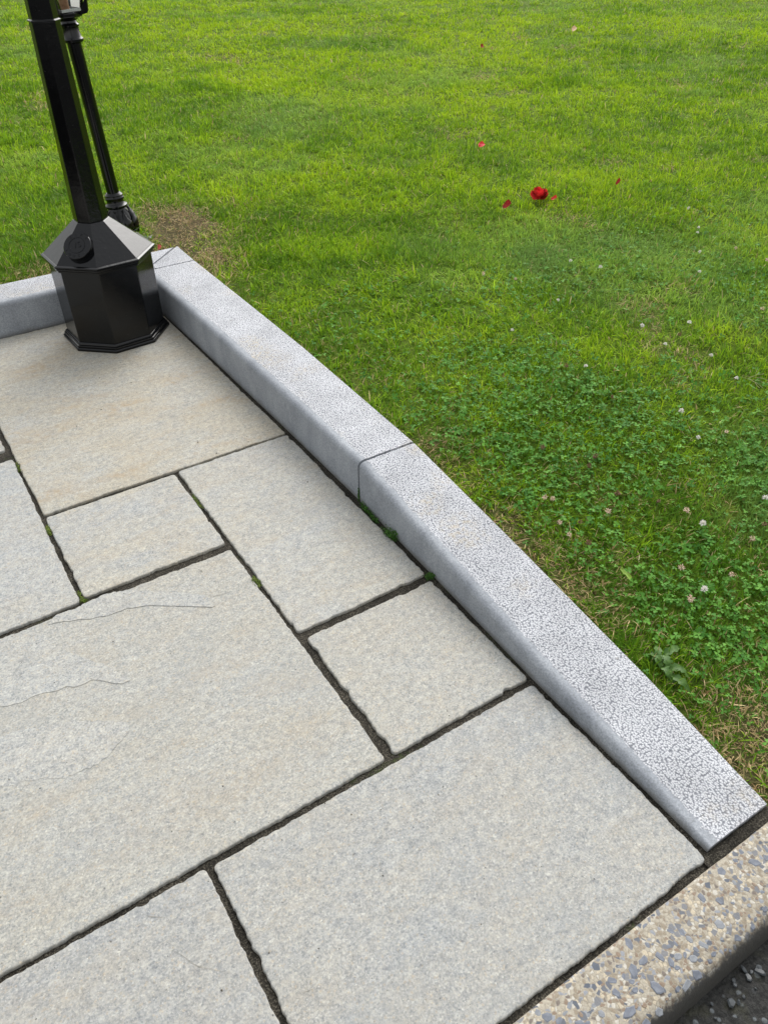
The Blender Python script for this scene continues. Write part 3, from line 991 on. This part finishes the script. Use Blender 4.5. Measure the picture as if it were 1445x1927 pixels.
def emblem_frame():
    # seat of the round cap on the facet that faces front-left
    a = RT + D(225)
    n_out = Vector((math.cos(a), math.sin(a), 0))
    ap = math.cos(PI / 8)
    p0 = n_out * (.2165 * ap) + Vector((0, 0, .365)); p1 = n_out * (.069 * ap) + Vector((0, 0, .4885))
    up = (p1 - p0).normalized()
    side = Vector((-n_out.y, n_out.x, 0))            # to the right seen from outside
    nrm = side.cross(up).normalized()
    if nrm.dot(n_out) < 0:
        nrm = -nrm; 
    side = up.cross(nrm).normalized()
    mid = p0.lerp(p1, .43)
    return mid, side, up, nrm
em, es, eu, en = emblem_frame()
Memb = Matrix((( es.x, eu.x, en.x, em.x), (es.y, eu.y, en.y, em.y), (es.z, eu.z, en.z, em.z), (0, 0, 0, 1)))
def lathe(name, prof_, mat, parent, n=40, smooth=True, bev=0):
    V = []; F = []
    for R, z in prof_:
        for i in range(n):
            a = 2 * PI * i / n
            V.append((R * math.cos(a), R * math.sin(a), z))
    for k in range(len(prof_) - 1):
        for i in range(n):
            j = (i + 1) % n
            F.append((k * n + i, k * n + j, (k + 1) * n + j, (k + 1) * n + i))
    F.append(tuple(reversed(range(n)))); F.append(tuple((len(prof_) - 1) * n + i for i in range(n)))
    o = mesh_ob(name, V, F, mat, parent, False)
    for p in o.data.polygons:
        p.use_smooth = smooth and len(p.vertices) == 4
    if smooth:
        o.data.set_sharp_from_angle(angle=D(35))
    return o
emb = lathe('emblem_cap', [(.0555, -.006), (.0545, .016), (.0560, .0165), (.0560, .0195), (.0545, .0215), (.0335, .0215), (.0330, .0200), (.0318, .0200), (.0312, .0215), (.001, .0215)], M_iron, lampA, 48)
emb.matrix_local = Memb
def raised(body, size, x, y, rot, depth, parent, name='letter', z=.0216):
    cu = bpy.data.curves.new(name, 'FONT')
    cu.body = body; cu.size = size; cu.align_x = 'CENTER'; cu.align_y = 'CENTER'; cu.extrude = depth; cu.resolution_u = 3
    tmp = bpy.data.objects.new(name, cu); C.objects.link(tmp)
    dg = bpy.context.evaluated_depsgraph_get()
    me = bpy.data.meshes.new_from_object(tmp.evaluated_get(dg))
    bpy.data.objects.remove(tmp); bpy.data.curves.remove(cu)
    me.name = name; me.materials.clear(); me.materials.append(M_iron)
    o = bpy.data.objects.new(name, me); C.objects.link(o); o.parent = parent
    o.location = (x, y, z); o.rotation_euler = (0, 0, rot)
    return o
raised('V', .033, -.0085, -.003, D(28), .0018, emb)
raised('S', .033, .0085, .004, D(28), .0018, emb)
for k, ch in enumerate('LOUCI'):
    a = D(212 + k * 26)
    raised(ch, .0145, .0445 * math.cos(a), .0445 * math.sin(a), a + PI / 2, .0011, emb)
for k, ch in enumerate('SIKE'):
    a = D(135 - k * 30)
    raised(ch, .0145, .0445 * math.cos(a), .0445 * math.sin(a), a - PI / 2, .0011, emb)
# raised letters on the collar face
ca_ = RT + D(225)
nC = Vector((math.cos(ca_), math.sin(ca_), 0)); sC = Vector((-nC.y, nC.x, 0)).normalized()
for ch, z in (('D', 1.20), ('O', 1.262)):
    o = raised(ch, .030, 0, 0, 0, .0012, lampA)
    rC = (.0496 if ch == 'D' else .0468) * math.cos(PI / 8)
    pC = nC * (rC + .0004) + Vector((0, 0, z)) + sC * -.004
    upc = Vector((0, 0, 1))
    o.matrix_local = Matrix(((sC.x, 0, nC.x, pC.x), (sC.y, 0, nC.y, pC.y), (0, 1, 0, pC.z), (0, 0, 0, 1)))

# lantern: flared square frame with panes
def lantern(parent, z0, s, rot=0.0):
    b_, t_, h_ = .050 * s, .105 * s, .26 * s
    for q in range(4):
        a = rot + q * PI / 2
        ca, sa = math.cos(a), math.sin(a)
        def tr(x, y, z):
            return (x * ca - y * sa, x * sa + y * ca, z0 + z)
        e = .0055 * s
        V = [tr(x, y, z) for (r0, z) in ((b_, 0), (t_, h_)) for (x, y) in ((r0 - e, r0 - e), (r0 + e, r0 - e), (r0 + e, r0 + e), (r0 - e, r0 + e))]
        mesh_ob('frame_bar', V, [(0, 1, 5, 4), (1, 2, 6, 5), (2, 3, 7, 6), (3, 0, 4, 7), (0, 3, 2, 1), (4, 5, 6, 7)], M_iron, parent)
        th = .0012
        V = [tr(r0 - th * sg, sy * (r0 - e), z) for sg in (1, -1) for (r0, z) in ((b_, .004), (t_, h_ - .004)) for sy in (-1, 1)]
        mesh_ob('pane', V, [(0, 1, 3, 2), (4, 6, 7, 5), (0, 4, 5, 1), (2, 3, 7, 6), (0, 2, 6, 4), (1, 5, 7, 3)], M_glass, parent)
        V = [tr(r_ + dx, sy * r_, z) for dx, z in ((-.004 * s, -.004), (.005 * s, -.004), (.005 * s, .006 * s), (-.004 * s, .006 * s)) for r_, sy in ((b_, -1), (b_, 1))]
        mesh_ob('sill_bar', V, [(0, 2, 3, 1), (2, 4, 5, 3), (4, 6, 7, 5), (6, 0, 1, 7), (0, 6, 4, 2), (1, 3, 5, 7)], M_steel, parent)
    loft('roof', [(t_ * 1.55, z0 + h_ - .004), (t_ * 1.55, z0 + h_ + .012), (t_ * .62, z0 + h_ + .10 * s), (t_ * .62, z0 + h_ + .125 * s), (.012, z0 + h_ + .17 * s), (.004, z0 + h_ + .23 * s)], M_iron, parent, n=4, rot=rot + 0.0, bev=.002)
    lathe('bulb_holder', [(.020 * s, z0), (.020 * s, z0 + .05 * s), (.012 * s, z0 + .055 * s)], M_brown, parent, 14)
    lathe('bulb', [(.010 * s, z0 + .054 * s), (.024 * s, z0 + .085 * s), (.028 * s, z0 + .11 * s), (.016 * s, z0 + .14 * s), (.002, z0 + .148 * s)], M_bulb, parent, 16)
M_steel = simple('worn_sill', [(.3, (.30, .31, .31)), (.7, (.50, .51, .50))], 120, .35, .5)
M_brown = simple('rusty_holder', [(.3, (.22, .10, .05)), (.7, (.36, .20, .11))], 90, .6, .4)
M_bulb = simple('frosted_bulb', [(.3, (.62, .60, .55)), (.7, (.72, .70, .66))], 40, .3, .5, .05)
lantern(lampA, 2.21, 1.25, D(12))

lampB = thing('round_lamp_post', 'slim black round lamp post with a glass lantern and leafy foot, leaning, behind', 'lamp post', (1.058, 4.162, .118))
# leaning a little, as in the photograph
leanv = Vector((.84228 * -.04, -.53905 * -.04, .85)).normalized()
lampB.rotation_mode = 'QUATERNION'
lampB.rotation_quaternion = Vector((0, 0, 1)).rotation_difference(leanv)
O_ = .017
def lz(p):
    return [(r, z + O_) for r, z in p]
lathe('foot', lz([(.086, -.05), (.086, .006), (.080, .014), (.079, .03), (.074, .055), (.060, .085), (.047, .105), (.043, .118)]), M_cast, lampB, 40)
# cast acanthus leaves wrapped round the foot
for k in range(8):
    a = 2 * PI * k / 8 + .2
    V = []; F = []
    cols = 5; rws = 7
    for i in range(rws):
        t = i / (rws - 1)
        z = .010 + .104 * t
        rad = float(np.interp(z, [0, .03, .055, .085, .105, .118], [.080, .079, .074, .060, .047, .043])) + .004 + .010 * math.sin(PI * t) * (.6 + .4 * t) + (.008 if i == rws - 1 else 0)
        wid_ = .36 * math.sin(PI * min(1, .28 + .72 * t)) + .02
        for j in range(cols):
            s = (j / (cols - 1) - .5) * 2
            lob = 1 + .22 * math.sin(i * 2.6)
            aa = a + s * wid_ * lob
            rr = rad + .006 * (1 - abs(s)) - (.003 if j in (1, 3) else 0)
            V.append((rr * math.cos(aa), rr * math.sin(aa), z + O_ - .010 * abs(s)))
    n0 = len(V)
    for i in range(rws - 1):
        for j in range(cols - 1):
            q = i * cols + j
            F.append((q, q + 1, q + 1 + cols, q + cols))
    o = mesh_ob('leaf_relief', V, F, M_iron, lampB, True)
    md = o.modifiers.new('thickness', 'SOLIDIFY'); md.thickness = .006; md.offset = -1
lathe('foot_collar', lz([(.043, .114), (.052, .116), (.0560, .122), (.0555, .128), (.046, .134), (.0415, .142), (.0415, .152), (.0465, .155), (.0475, .164), (.044, .169), (.044, .176), (.036, .184), (.033, .187)]), M_iron, lampB, 40)
lathe('pole', lz([(.0305, .185), (.0300, .40), (.0312, .838)]), M_iron, lampB, 40)
lathe('pole_collar', lz([(.033, .836), (.0445, .842), (.0450, .852), (.0400, .858), (.0375, .862), (.0370, .897), (.0415, .900), (.0420, .907), (.037, .911), (.034, .915), (.033, .930)]), M_iron, lampB, 40)
loft('gallery', lz([(.036, .922), (.046, .930), (.066, .937), (.068, .941), (.068, .952), (.062, .956)]), M_iron, lampB, n=8, rot=D(-8), bev=.0015)
for k in range(4):
    a = D(12 + 45 + 90 * k)
    dv = Vector((math.cos(a), math.sin(a), 0)); sv_ = Vector((-math.sin(a), math.cos(a), 0)) * .007
    pr2 = [(.058, .940), (.092, .946), (.100, .956), (.104, .985), (.112, 1.02), (.104, 1.025), (.092, .992), (.070, .962)]
    V = [tuple(dv * r + sv_ * sg + Vector((0, 0, z + O_))) for sg in (-1, 1) for r, z in pr2]
    m_ = len(pr2)
    F = [tuple(reversed(range(m_))), tuple(range(m_, 2 * m_))] + [(i, (i + 1) % m_, m_ + (i + 1) % m_, m_ + i) for i in range(m_)]
    mesh_ob('bracket', V, F, M_iron, lampB)
lantern(lampB, .962 + O_, 1.0, D(12))

float_attr(lawn.data, 'dry', np.clip(dryness(LV[:, 0], LV[:, 1]) * 1.3, 0, 1))

# ------------------------------------------------------------------ small plants and litter
def flower_mesh(name, seed, fresh):
    rng = np.random.default_rng(seed)
    V = []; F = []
    n = 34 if fresh else 22
    for i in range(n):
        t = (i + .5) / n
        ph = math.acos(1 - 1.45 * t); a = i * 2.39996 + rng.normal(0, .2)
        d = Vector((math.sin(ph) * math.cos(a), math.sin(ph) * math.sin(a), math.cos(ph)))
        if not fresh:
            d = (d + Vector((0, 0, -.75 * t - .15))).normalized()
        L = .0088 * rng.uniform(.8, 1.15)
        side = d.cross(Vector((0, 0, 1)))
        side = side.normalized() if side.length > .05 else Vector((1, 0, 0))
        up = side.cross(d).normalized()
        wv_ = .0015
        b0 = d * .0012
        m = d * L * .62
        tip = d * L + up * L * .12
        k = len(V)
        V += [b0, m + side * wv_, m - side * wv_, m + up * wv_ * .8, tip]
        F += [(k, k + 1, k + 3), (k, k + 3, k + 2), (k + 1, k + 4, k + 3), (k + 3, k + 4, k + 2), (k, k + 2, k + 1), (k + 1, k + 2, k + 4)]
    me = bpy.data.meshes.new(name)
    me.from_pydata([tuple(p) for p in V], [], F)
    return me
def stem_mesh():
    V = []; F = []
    for k, (x, z, r) in enumerate(((.006, -.034, .0009), (.002, -.015, .0008), (0, .002, .0008))):
        for i in range(5):
            a = 2 * PI * i / 5
            V.append((x + r * math.cos(a), r * math.sin(a), z))
    for k in range(2):
        for i in range(5):
            j = (i + 1) % 5
            F.append((k * 5 + i, k * 5 + j, k * 5 + 5 + j, k * 5 + 5 + i))
    me = bpy.data.meshes.new('stem'); me.from_pydata(V, [], F); return me
M_fw = soft('clover_white', (.78, .74, .66), (.90, .88, .84), 300, .05)
M_ft = soft('clover_fading', (.55, .35, .23), (.80, .66, .52), 220, .05)
M_fb = soft('clover_withered', (.15, .070, .040), (.27, .14, .085), 220)
M_stem = soft('flower_stem', (.10, .17, .035), (.16, .23, .05), 60)
sm_ = stem_mesh(); sm_.materials.append(M_stem)
kinds_ = {}
for key, mt, fr in (('white', M_fw, True), ('tan', M_ft, False), ('brown', M_fb, False)):
    L_ = []
    for k in range(3):
        me = flower_mesh('flower_head', 200 + k + len(key), fr); me.materials.append(mt); L_.append(me)
    kinds_[key] = L_
WHITE = [[3.65, 2.726], [3.477, 2.513], [3.419, 2.47], [3.22, 2.289], [2.686, 2.4], [2.63, 2.534], [3.02, 2.123], [2.289, 2.245], [2.582, 1.803], [2.4, 1.882], [2.359, 1.726], [2.457, 1.589], [1.934, 2.115], [1.973, 1.752], [2.418, 1.439], [2.079, 1.396], [2.017, 1.268], [1.716, 0.986], [1.972, 0.966], [1.519, 0.811]]
TAN = [[2.207, 2.641], [2.293, 2.521], [3.4, 2.227], [3.393, 2.05], [2.937, 1.729], [2.132, 1.246], [1.393, 1.306], [1.409, 1.291], [1.518, 1.169], [1.361, 1.205], [1.352, 1.155], [1.723, 1.052], [1.53, 0.9], [1.63, 0.812], [1.466, 0.81], [1.798, 0.874]]
BROWN = [[3.52, 2.752], [2.486, 1.765], [1.933, 1.575], [1.549, 1.495], [1.668, 1.379], [1.618, 1.353], [1.604, 1.216], [1.686, 1.126], [1.42, 1.181], [1.886, 0.899], [1.382, 1.106], [1.932, 1.807]]
rg = np.random.default_rng(77)
LAB = {
'white': ['white clover flower farthest back in the lawn, right of the red bloom',
 'upper one of two touching white clover flowers right of the red bloom',
 'lower one of two touching white clover flowers right of the red bloom',
 'pinkish-white clover flower in the lawn just below the close pair',
 'tiny white clover flower in plain grass, right one of the two below the red bloom',
 'small yellowish-white flower in plain grass, left one of the two below the red bloom',
 'white clover flower in the lawn midway between the close pair and the three below it',
 'lone white clover flower below the red bloom, above the clover patch',
 'big white clover flower, topmost of three in a slanting row at the clover edge',
 'white clover flower left of the biggest one at the upper edge of the clover patch',
 'white clover flower below the biggest one at the upper edge of the clover patch',
 'white clover flower to the right of and below the slanting row near the right edge',
 'tiny white clover flower leftmost of all, above the kerb joint in the grass',
 'small white clover flower at the left top of the clover patch above the withered heads',
 'round white clover flower beside the pale straw stems at the right edge',
 'round white clover flower alone in the middle of the clover patch',
 'small white petal-like clover flower right of the middle of the clover patch',
 'bluish-white open clover flower low in the clover patch, right of the tan heads',
 'white clover flower at the far right edge, low in the clover patch',
 'white clover flower nearest to the low end of the kerb'],
'tan': ['tan clover flower farthest left in plain grass, left of a bigger pinkish one',
 'bigger pinkish-tan clover flower in plain grass below the red bloom',
 'pinkish-tan clover flower near the right edge, above and left of another',
 'tan clover flower at the right edge, highest of those touching the picture edge',
 'pinkish-tan clover flower at the right edge level with the biggest white one',
 'tan clover flower below the round white one beside the straw stems',
 'left one of two tan clover flowers side by side nearest the kerb joint',
 'right one of two tan clover flowers side by side nearest the kerb joint',
 'whitish-tan clover flower right of the side-by-side pair in the clover',
 'tan clover flower below the side-by-side pair, close to the kerb',
 'whitish-brown drooping clover flower nearest to the kerb of all the tan ones',
 'small tan clover flower right of the middle, above the bluish-white one',
 'tan clover flower to the right of the bright yellow-green leaf',
 'tan clover flower low in the clover, rightmost of the lowest ones',
 'pinkish-tan clover flower, lowest of all, near the low end of the kerb',
 'small tan clover flower near the right edge, level with the bluish-white one'],
'brown': ['withered brown clover head farthest back, left of the close white pair',
 'withered brown clover head between the three white flowers at the clover edge',
 'withered brown clover head at the upper left of the clover patch',
 'withered brown clover head farthest left, beside the kerb in the grass',
 'upper one of two withered brown clover heads close together in the clover',
 'lower one of two withered brown clover heads close together in the clover',
 'withered brown clover head below the close brown pair in the clover',
 'withered reddish-brown clover head in the clover left of the bluish-white flower',
 'withered brown clover head between the tan flowers near the kerb',
 'large withered brown clover head at the right edge of the clover',
 'withered brown clover head just above the yellow-green leaf, left side',
 'dark reddish clover head above the clover patch, between it and the red bloom']}
for key, L_, grp in (('white', WHITE, 'white clover flowers in the lawn'), ('tan', TAN, 'fading tan clover flowers in the lawn'),
                     ('brown', BROWN, 'withered brown clover flowers in the lawn')):
    for k, (x, y) in enumerate(L_):
        hgt = .036 if key == 'white' else (.033 if key == 'tan' else .027)
        t = thing('clover_flower', LAB[key][k], 'flower', (x, y, float(lawn_z(x, y)) + hgt), grp)
        far_ = min(1.0, math.hypot(x, y) / 3.2)
        s = rg.uniform(.92, 1.30) * (.9 if k in (0, 1, 2, 12, 13) else 1)
        for nm, me in (('flower_head', kinds_[key][k % 3]), ('stem', sm_)):
            o = bpy.data.objects.new(nm, me); C.objects.link(o); o.parent = t
        t.scale = (s, s, s)
        t.rotation_euler = (rg.normal(0, .35), rg.normal(0, .35), rg.uniform(0, 6.28))

# red bloom and petals
M_red = soft('red_petal', (.58, .012, .016), (.80, .050, .055), 50, .22, .5)
M_dred = soft('dark_red_petal', (.20, .008, .006), (.38, .020, .014), 60, .15, .55)
def petal_mesh(name, seed, L=.045, Wd=.042, curl=.8):
    rng = np.random.default_rng(seed)
    nr, ncol = 5, 5
    V = []; F = []
    for i in range(nr):
        t = i / (nr - 1)
        wd = Wd * (.22 + .78 * math.sin(PI * (.10 + .62 * t)))
        for j in range(ncol):
            s = (j / (ncol - 1) - .5)
            V.append((L * t - .10 * L * (2 * s) ** 2 * t, s * wd, L * curl * .35 * t * t + .5 * Wd * (s * s) * 1.2 + rng.normal(0, .0016) + .003 * math.sin(6 * t + 5 * s)))
    for i in range(nr - 1):
        for j in range(ncol - 1):
            a = i * ncol + j
            F.append((a, a + 1, a + 1 + ncol, a + ncol))
    me = bpy.data.meshes.new(name); me.from_pydata(V, [], F)
    for p in me.polygons:
        p.use_smooth = True
    return me
bl = thing('red_bloom', 'large ruffled red flower bloom lying on the lawn', 'flower', (3.128, 3.313, float(lawn_z(3.128, 3.313)) + .020))
rg = np.random.default_rng(9)
pm = [petal_mesh('petal', 300 + k, .045, .046, .8 + .3 * k) for k in range(4)]
for k, me in enumerate(pm):
    me.materials.append(M_red if k != 2 else M_dred)
for k in range(22):
    lay = k / 22
    a = k * 2.39996
    o = bpy.data.objects.new('petal', pm[k % 4]); C.objects.link(o); o.parent = bl
    o.rotation_euler = (rg.normal(0, .35), -(-.12 + .62 * lay + rg.normal(0, .28)), a)
    o.location = (.006 * math.cos(a), .006 * math.sin(a), .004 + .014 * lay)
    s = 1.10 - .35 * lay
    o.scale = (s, s, s)
o = bpy.data.objects.new('petal', pm[0]); C.objects.link(o); o.parent = bl
o.location = (.052, -.038, -.004); o.rotation_euler = (.4, -.2, -.7); o.scale = (.7, .6, .7)
def litter(name, label, cat, uv, dz, me, mat, rot, s, group=None):
    if not me.materials:
        me.materials.append(mat)
    o = bpy.data.objects.new(name, me); C.objects.link(o)
    o.location = (uv[0], uv[1], float(lawn_z(*uv)) + dz); o.rotation_euler = rot; o.scale = (s, s, s)
    return tag(o, label, cat, group)
GRP = 'red petals fallen on the lawn'
litter('red_petal', 'dark red petal on the lawn just lower left of the big red bloom', 'petal', (2.850, 3.290), .026, petal_mesh('petal', 311, .05, .032, 1.0), M_dred, (.5, -.25, .1), 1.0, GRP)
litter('red_petal', 'red petal on the lawn farther back than the big bloom, second farthest away', 'petal', (3.480, 4.310), .028, petal_mesh('petal', 312, .045, .034, .6), M_red, (.55, -.1, .2), 1.1, GRP)
litter('red_petal', 'tiny red petal farthest away on the lawn, near the top', 'petal', (5.820, 7.277), .032, petal_mesh('petal', 313, .05, .04, .5), M_dred, (.8, -.2, .5), .95, GRP)
litter('red_petal', 'thin orange-red petal on the lawn to the right of the big bloom', 'petal', (3.635, 3.240), .028, petal_mesh('petal', 314, .045, .018, .8), M_dred, (.5, -.4, .3), .95, GRP)
litter('red_petal', 'pinkish red petal scrap beside the corner of the granite kerb', 'petal', (1.113, 3.790), .020, petal_mesh('petal', 315, .028, .020, .8), soft('pink_petal', (.42, .05, .05), (.62, .13, .12), 60), (.3, -.3, .8), .9, GRP)
litter('dead_leaf', 'small pale orange dead leaf far back on the lawn at the upper right', 'leaf', (7.246, 7.464), .034, petal_mesh('dead_leaf', 316, .08, .05, .6), soft('pale_leaf', (.60, .36, .19), (.75, .52, .34), 40), (.5, -.2, .4), 1.0)
litter('cut_leaf', 'bright yellow-green wide leaf blade lying on the clover near the kerb', 'leaf', (1.385, .985), .034, petal_mesh('cut_leaf', 317, .040, .012, .3), soft('lime_leaf', (.16, .27, .025), (.23, .36, .04), 40), (.15, .1, -1.75), 1.15)

# low rosette weed beside the kerb
weed = thing('dandelion_plant', 'flat rosette of lobed dull green leaves against the back of the granite kerb', 'weed', (1.245, .700, float(lawn_z(1.245, .70)) - .001))
M_weed = soft('weed_leaf', (.045, .115, .016), (.105, .205, .038), 50, .2, .5)
for k in range(13):
    rg = np.random.default_rng(400 + k)
    L = rg.uniform(.040, .080); n = 9
    V = []; F = []
    for i in range(n):
        t = i / (n - 1)
        wd = .0085 * math.sin(PI * (.08 + .9 * t ** 1.2)) * (1.25 if i % 2 else .65) + .0015
        z = .022 * math.sin(PI * t * .9) + rg.normal(0, .0012)
        x = L * t
        V += [(x - .004 * (i % 2), -wd, z + .003), (x, 0, z), (x - .004 * (i % 2), wd, z + .003)]
    for i in range(n - 1):
        for j in range(2):
            a = i * 3 + j
            F.append((a, a + 1, a + 4, a + 3))
    o = mesh_ob('leaf', V, F, M_weed, weed, True)
    o.rotation_euler = (rg.normal(0, .15), rg.normal(.05, .15), D(-100 + 205 * k / 12) + rg.normal(0, .15))
    o.location = (rg.normal(.01, .006), rg.normal(0, .02), rg.uniform(0, .012))

# straw stems lying on the grass at the right
M_straw = soft('straw_stem', (.42, .40, .17), (.60, .55, .30), 40, .2)
st_t = thing('straw_stems', 'few long pale straw stems lying across the lawn at the right edge', 'straw', (2.46, 1.40, float(lawn_z(2.46, 1.40)) + .034))
for k in range(5):
    rg = np.random.default_rng(500 + k)
    n = 6; V = []; F = []
    L = rg.uniform(.05, .11)
    for i in range(n):
        t = i / (n - 1); x = L * (t - .3); yb = .012 * t * t * rg.uniform(.3, 1); z = .007 * math.sin(PI * t) - .006 * t
        for a in (0, 2.1, 4.2):
            V.append((x, yb + .0011 * math.cos(a), z + .0011 * math.sin(a)))
    for i in range(n - 1):
        for j in range(3):
            q = i * 3 + j; q2 = i * 3 + (j + 1) % 3
            F.append((q, q2, q2 + 3, q + 3))
    o = mesh_ob('stem', V, F, M_straw, st_t, True)
    o.rotation_euler = (0, rg.normal(0, .1), -.9 + rg.normal(0, .5)); o.location = (rg.normal(0, .012), rg.normal(0, .012), rg.uniform(0, .006))

# half-buried stone at the foot of the slim lamp post
M_slate = simple('grey_stone', [(.3, (.09, .098, .098)), (.7, (.17, .178, .172))], 40, .6, .4)
me = pebble_mesh('grey_stone', 9, np.random.default_rng(71), .050, .42)
me.materials.append(M_slate)
o = bpy.data.objects.new('grey_stone', me); C.objects.link(o)
o.location = (1.145, 4.000, .112); o.rotation_euler = (.12, .1, .5); o.scale = (1.25, .75, 1)
tag(o, 'flat grey stone half buried beside the foot of the slim lamp post', 'stone')

# moss and weeds in the joints
M_moss = attr_leaf('moss_leaf', .2, .6, .2)
def moss(label, pts, n, spread, hgt, seed, tone):
    rng = np.random.default_rng(seed)
    pts = np.array(pts, float)
    t = rng.random(n) * (len(pts) - 1) if len(pts) > 1 else np.zeros(n)
    i = np.minimum(t.astype(int), max(len(pts) - 2, 0)); f = (t - i)[:, None]
    base = pts[i] * (1 - f) + pts[np.minimum(i + 1, len(pts) - 1)] * f
    c0 = pts.mean(0)
    xy = base + rng.normal(0, spread, (n, 2)) - c0
    z = -.008 + rng.random(n) * hgt
    a = rng.uniform(0, 2 * PI, n); L = rng.uniform(.0025, .006, n); wv_ = L * rng.uniform(.25, .5, n)
    up = rng.uniform(-.1, .9, n)
    d = np.stack([np.cos(a), np.sin(a)], 1); s = np.stack([-np.sin(a), np.cos(a)], 1)
    p0 = np.column_stack([xy, z]); 
    p1 = np.column_stack([xy + d * (L * .5)[:, None] + s * wv_[:, None], z + L * up * .5])
    p2 = np.column_stack([xy + d * L[:, None], z + L * up])
    p3 = np.column_stack([xy + d * (L * .5)[:, None] - s * wv_[:, None], z + L * up * .5])
    P = np.stack([p0, p1, p2, p3], 1).reshape(-1, 3)
    col = np.array(tone)[None] * np.exp(rng.normal(0, .3, (n, 1))) * np.exp(rng.normal(0, .08, (n, 3)))
    cols = np.repeat(col[:, None], 4, 1).reshape(-1, 3)
    q = (np.arange(n) * 4)[:, None] + np.arange(4)[None]
    o = soup('moss_tuft', [(P, cols, q, np.zeros((0, 3), int))], M_moss)
    o.location = (c0[0], c0[1], 0)
    return tag(o, label, 'moss', 'green tufts in the paving joints')
GRN = (.050, .125, .020); YEL = (.095, .135, .018)
moss('dark green strip of moss along the kerb foot below the kerb joint', [(.988, 1.695), (.985, 1.64), (.983, 1.59)], 420, .0040, .014, 1, GRN)
moss('bushy green tuft at the kerb foot, spilling onto the upright slab', [(.977, 1.535), (.980, 1.508), (.982, 1.495)], 520, .0075, .030, 2, GRN)
moss('thin green shoots climbing the vertical joint between the two kerb stones', [(.994, 1.722), (.997, 1.722)], 110, .0018, .048, 3, GRN)
moss('small green tuft at the kerb foot by the corner of the square slab', [(.974, 1.312), (.982, 1.302)], 200, .0048, .014, 4, GRN)
moss('yellow-green moss at the bottom corner of the small pale slab', [(.121, 1.790), (.122, 1.748), (.127, 1.742)], 170, .0038, .010, 5, YEL)
moss('yellow-green moss in the joint left of the small pale slab', [(.122, 2.125), (.121, 2.085)], 170, .0034, .010, 6, YEL)
moss('patch of moss in the left joint beside the lamp slab', [(.124, 2.53), (.122, 2.47)], 120, .0034, .009, 7, YEL)
moss('moss in the joint between the small pale slab and the upright slab', [(.557, 2.03), (.557, 1.99), (.557, 1.95)], 160, .0032, .009, 8, YEL)
moss('moss cushion in the joint beside the upper right corner of the largest slab', [(.556, 1.575), (.556, 1.535)], 170, .0042, .011, 9, YEL)

# crumbs of grit on the paving
rg = np.random.default_rng(91)
GV = []; GF = []
for k in range(150):
    x = rg.uniform(-.2, .95); y = rg.uniform(.35, 3.1); r = rg.choice([.0010, .0014, .0020, .0030], p=[.38, .34, .20, .08])
    q = len(GV)
    for (a, b_, c) in ((1, 0, 0), (-.8, .3, 0), (0, 1, .1), (.1, -.9, 0), (0, .1, .9), (0, 0, -.6)):
        GV.append((x + r * a * rg.uniform(.7, 1.3), y + r * b_ * rg.uniform(.7, 1.3), .0008 + r * c))
    for t in ((0, 2, 4), (2, 1, 4), (1, 3, 4), (3, 0, 4), (2, 0, 5), (1, 2, 5), (3, 1, 5), (0, 3, 5)):
        GF.append(tuple(q + i for i in t))
kind(mesh_ob('grit', GV, GF, simple('grit_crumb', [(.4, (.03, .028, .022)), (.6, (.22, .20, .16))], 8, .8, .3)), 'stuff')
print('triangles', sum(len(o.data.polygons) for o in bpy.data.objects if o.type == 'MESH'))
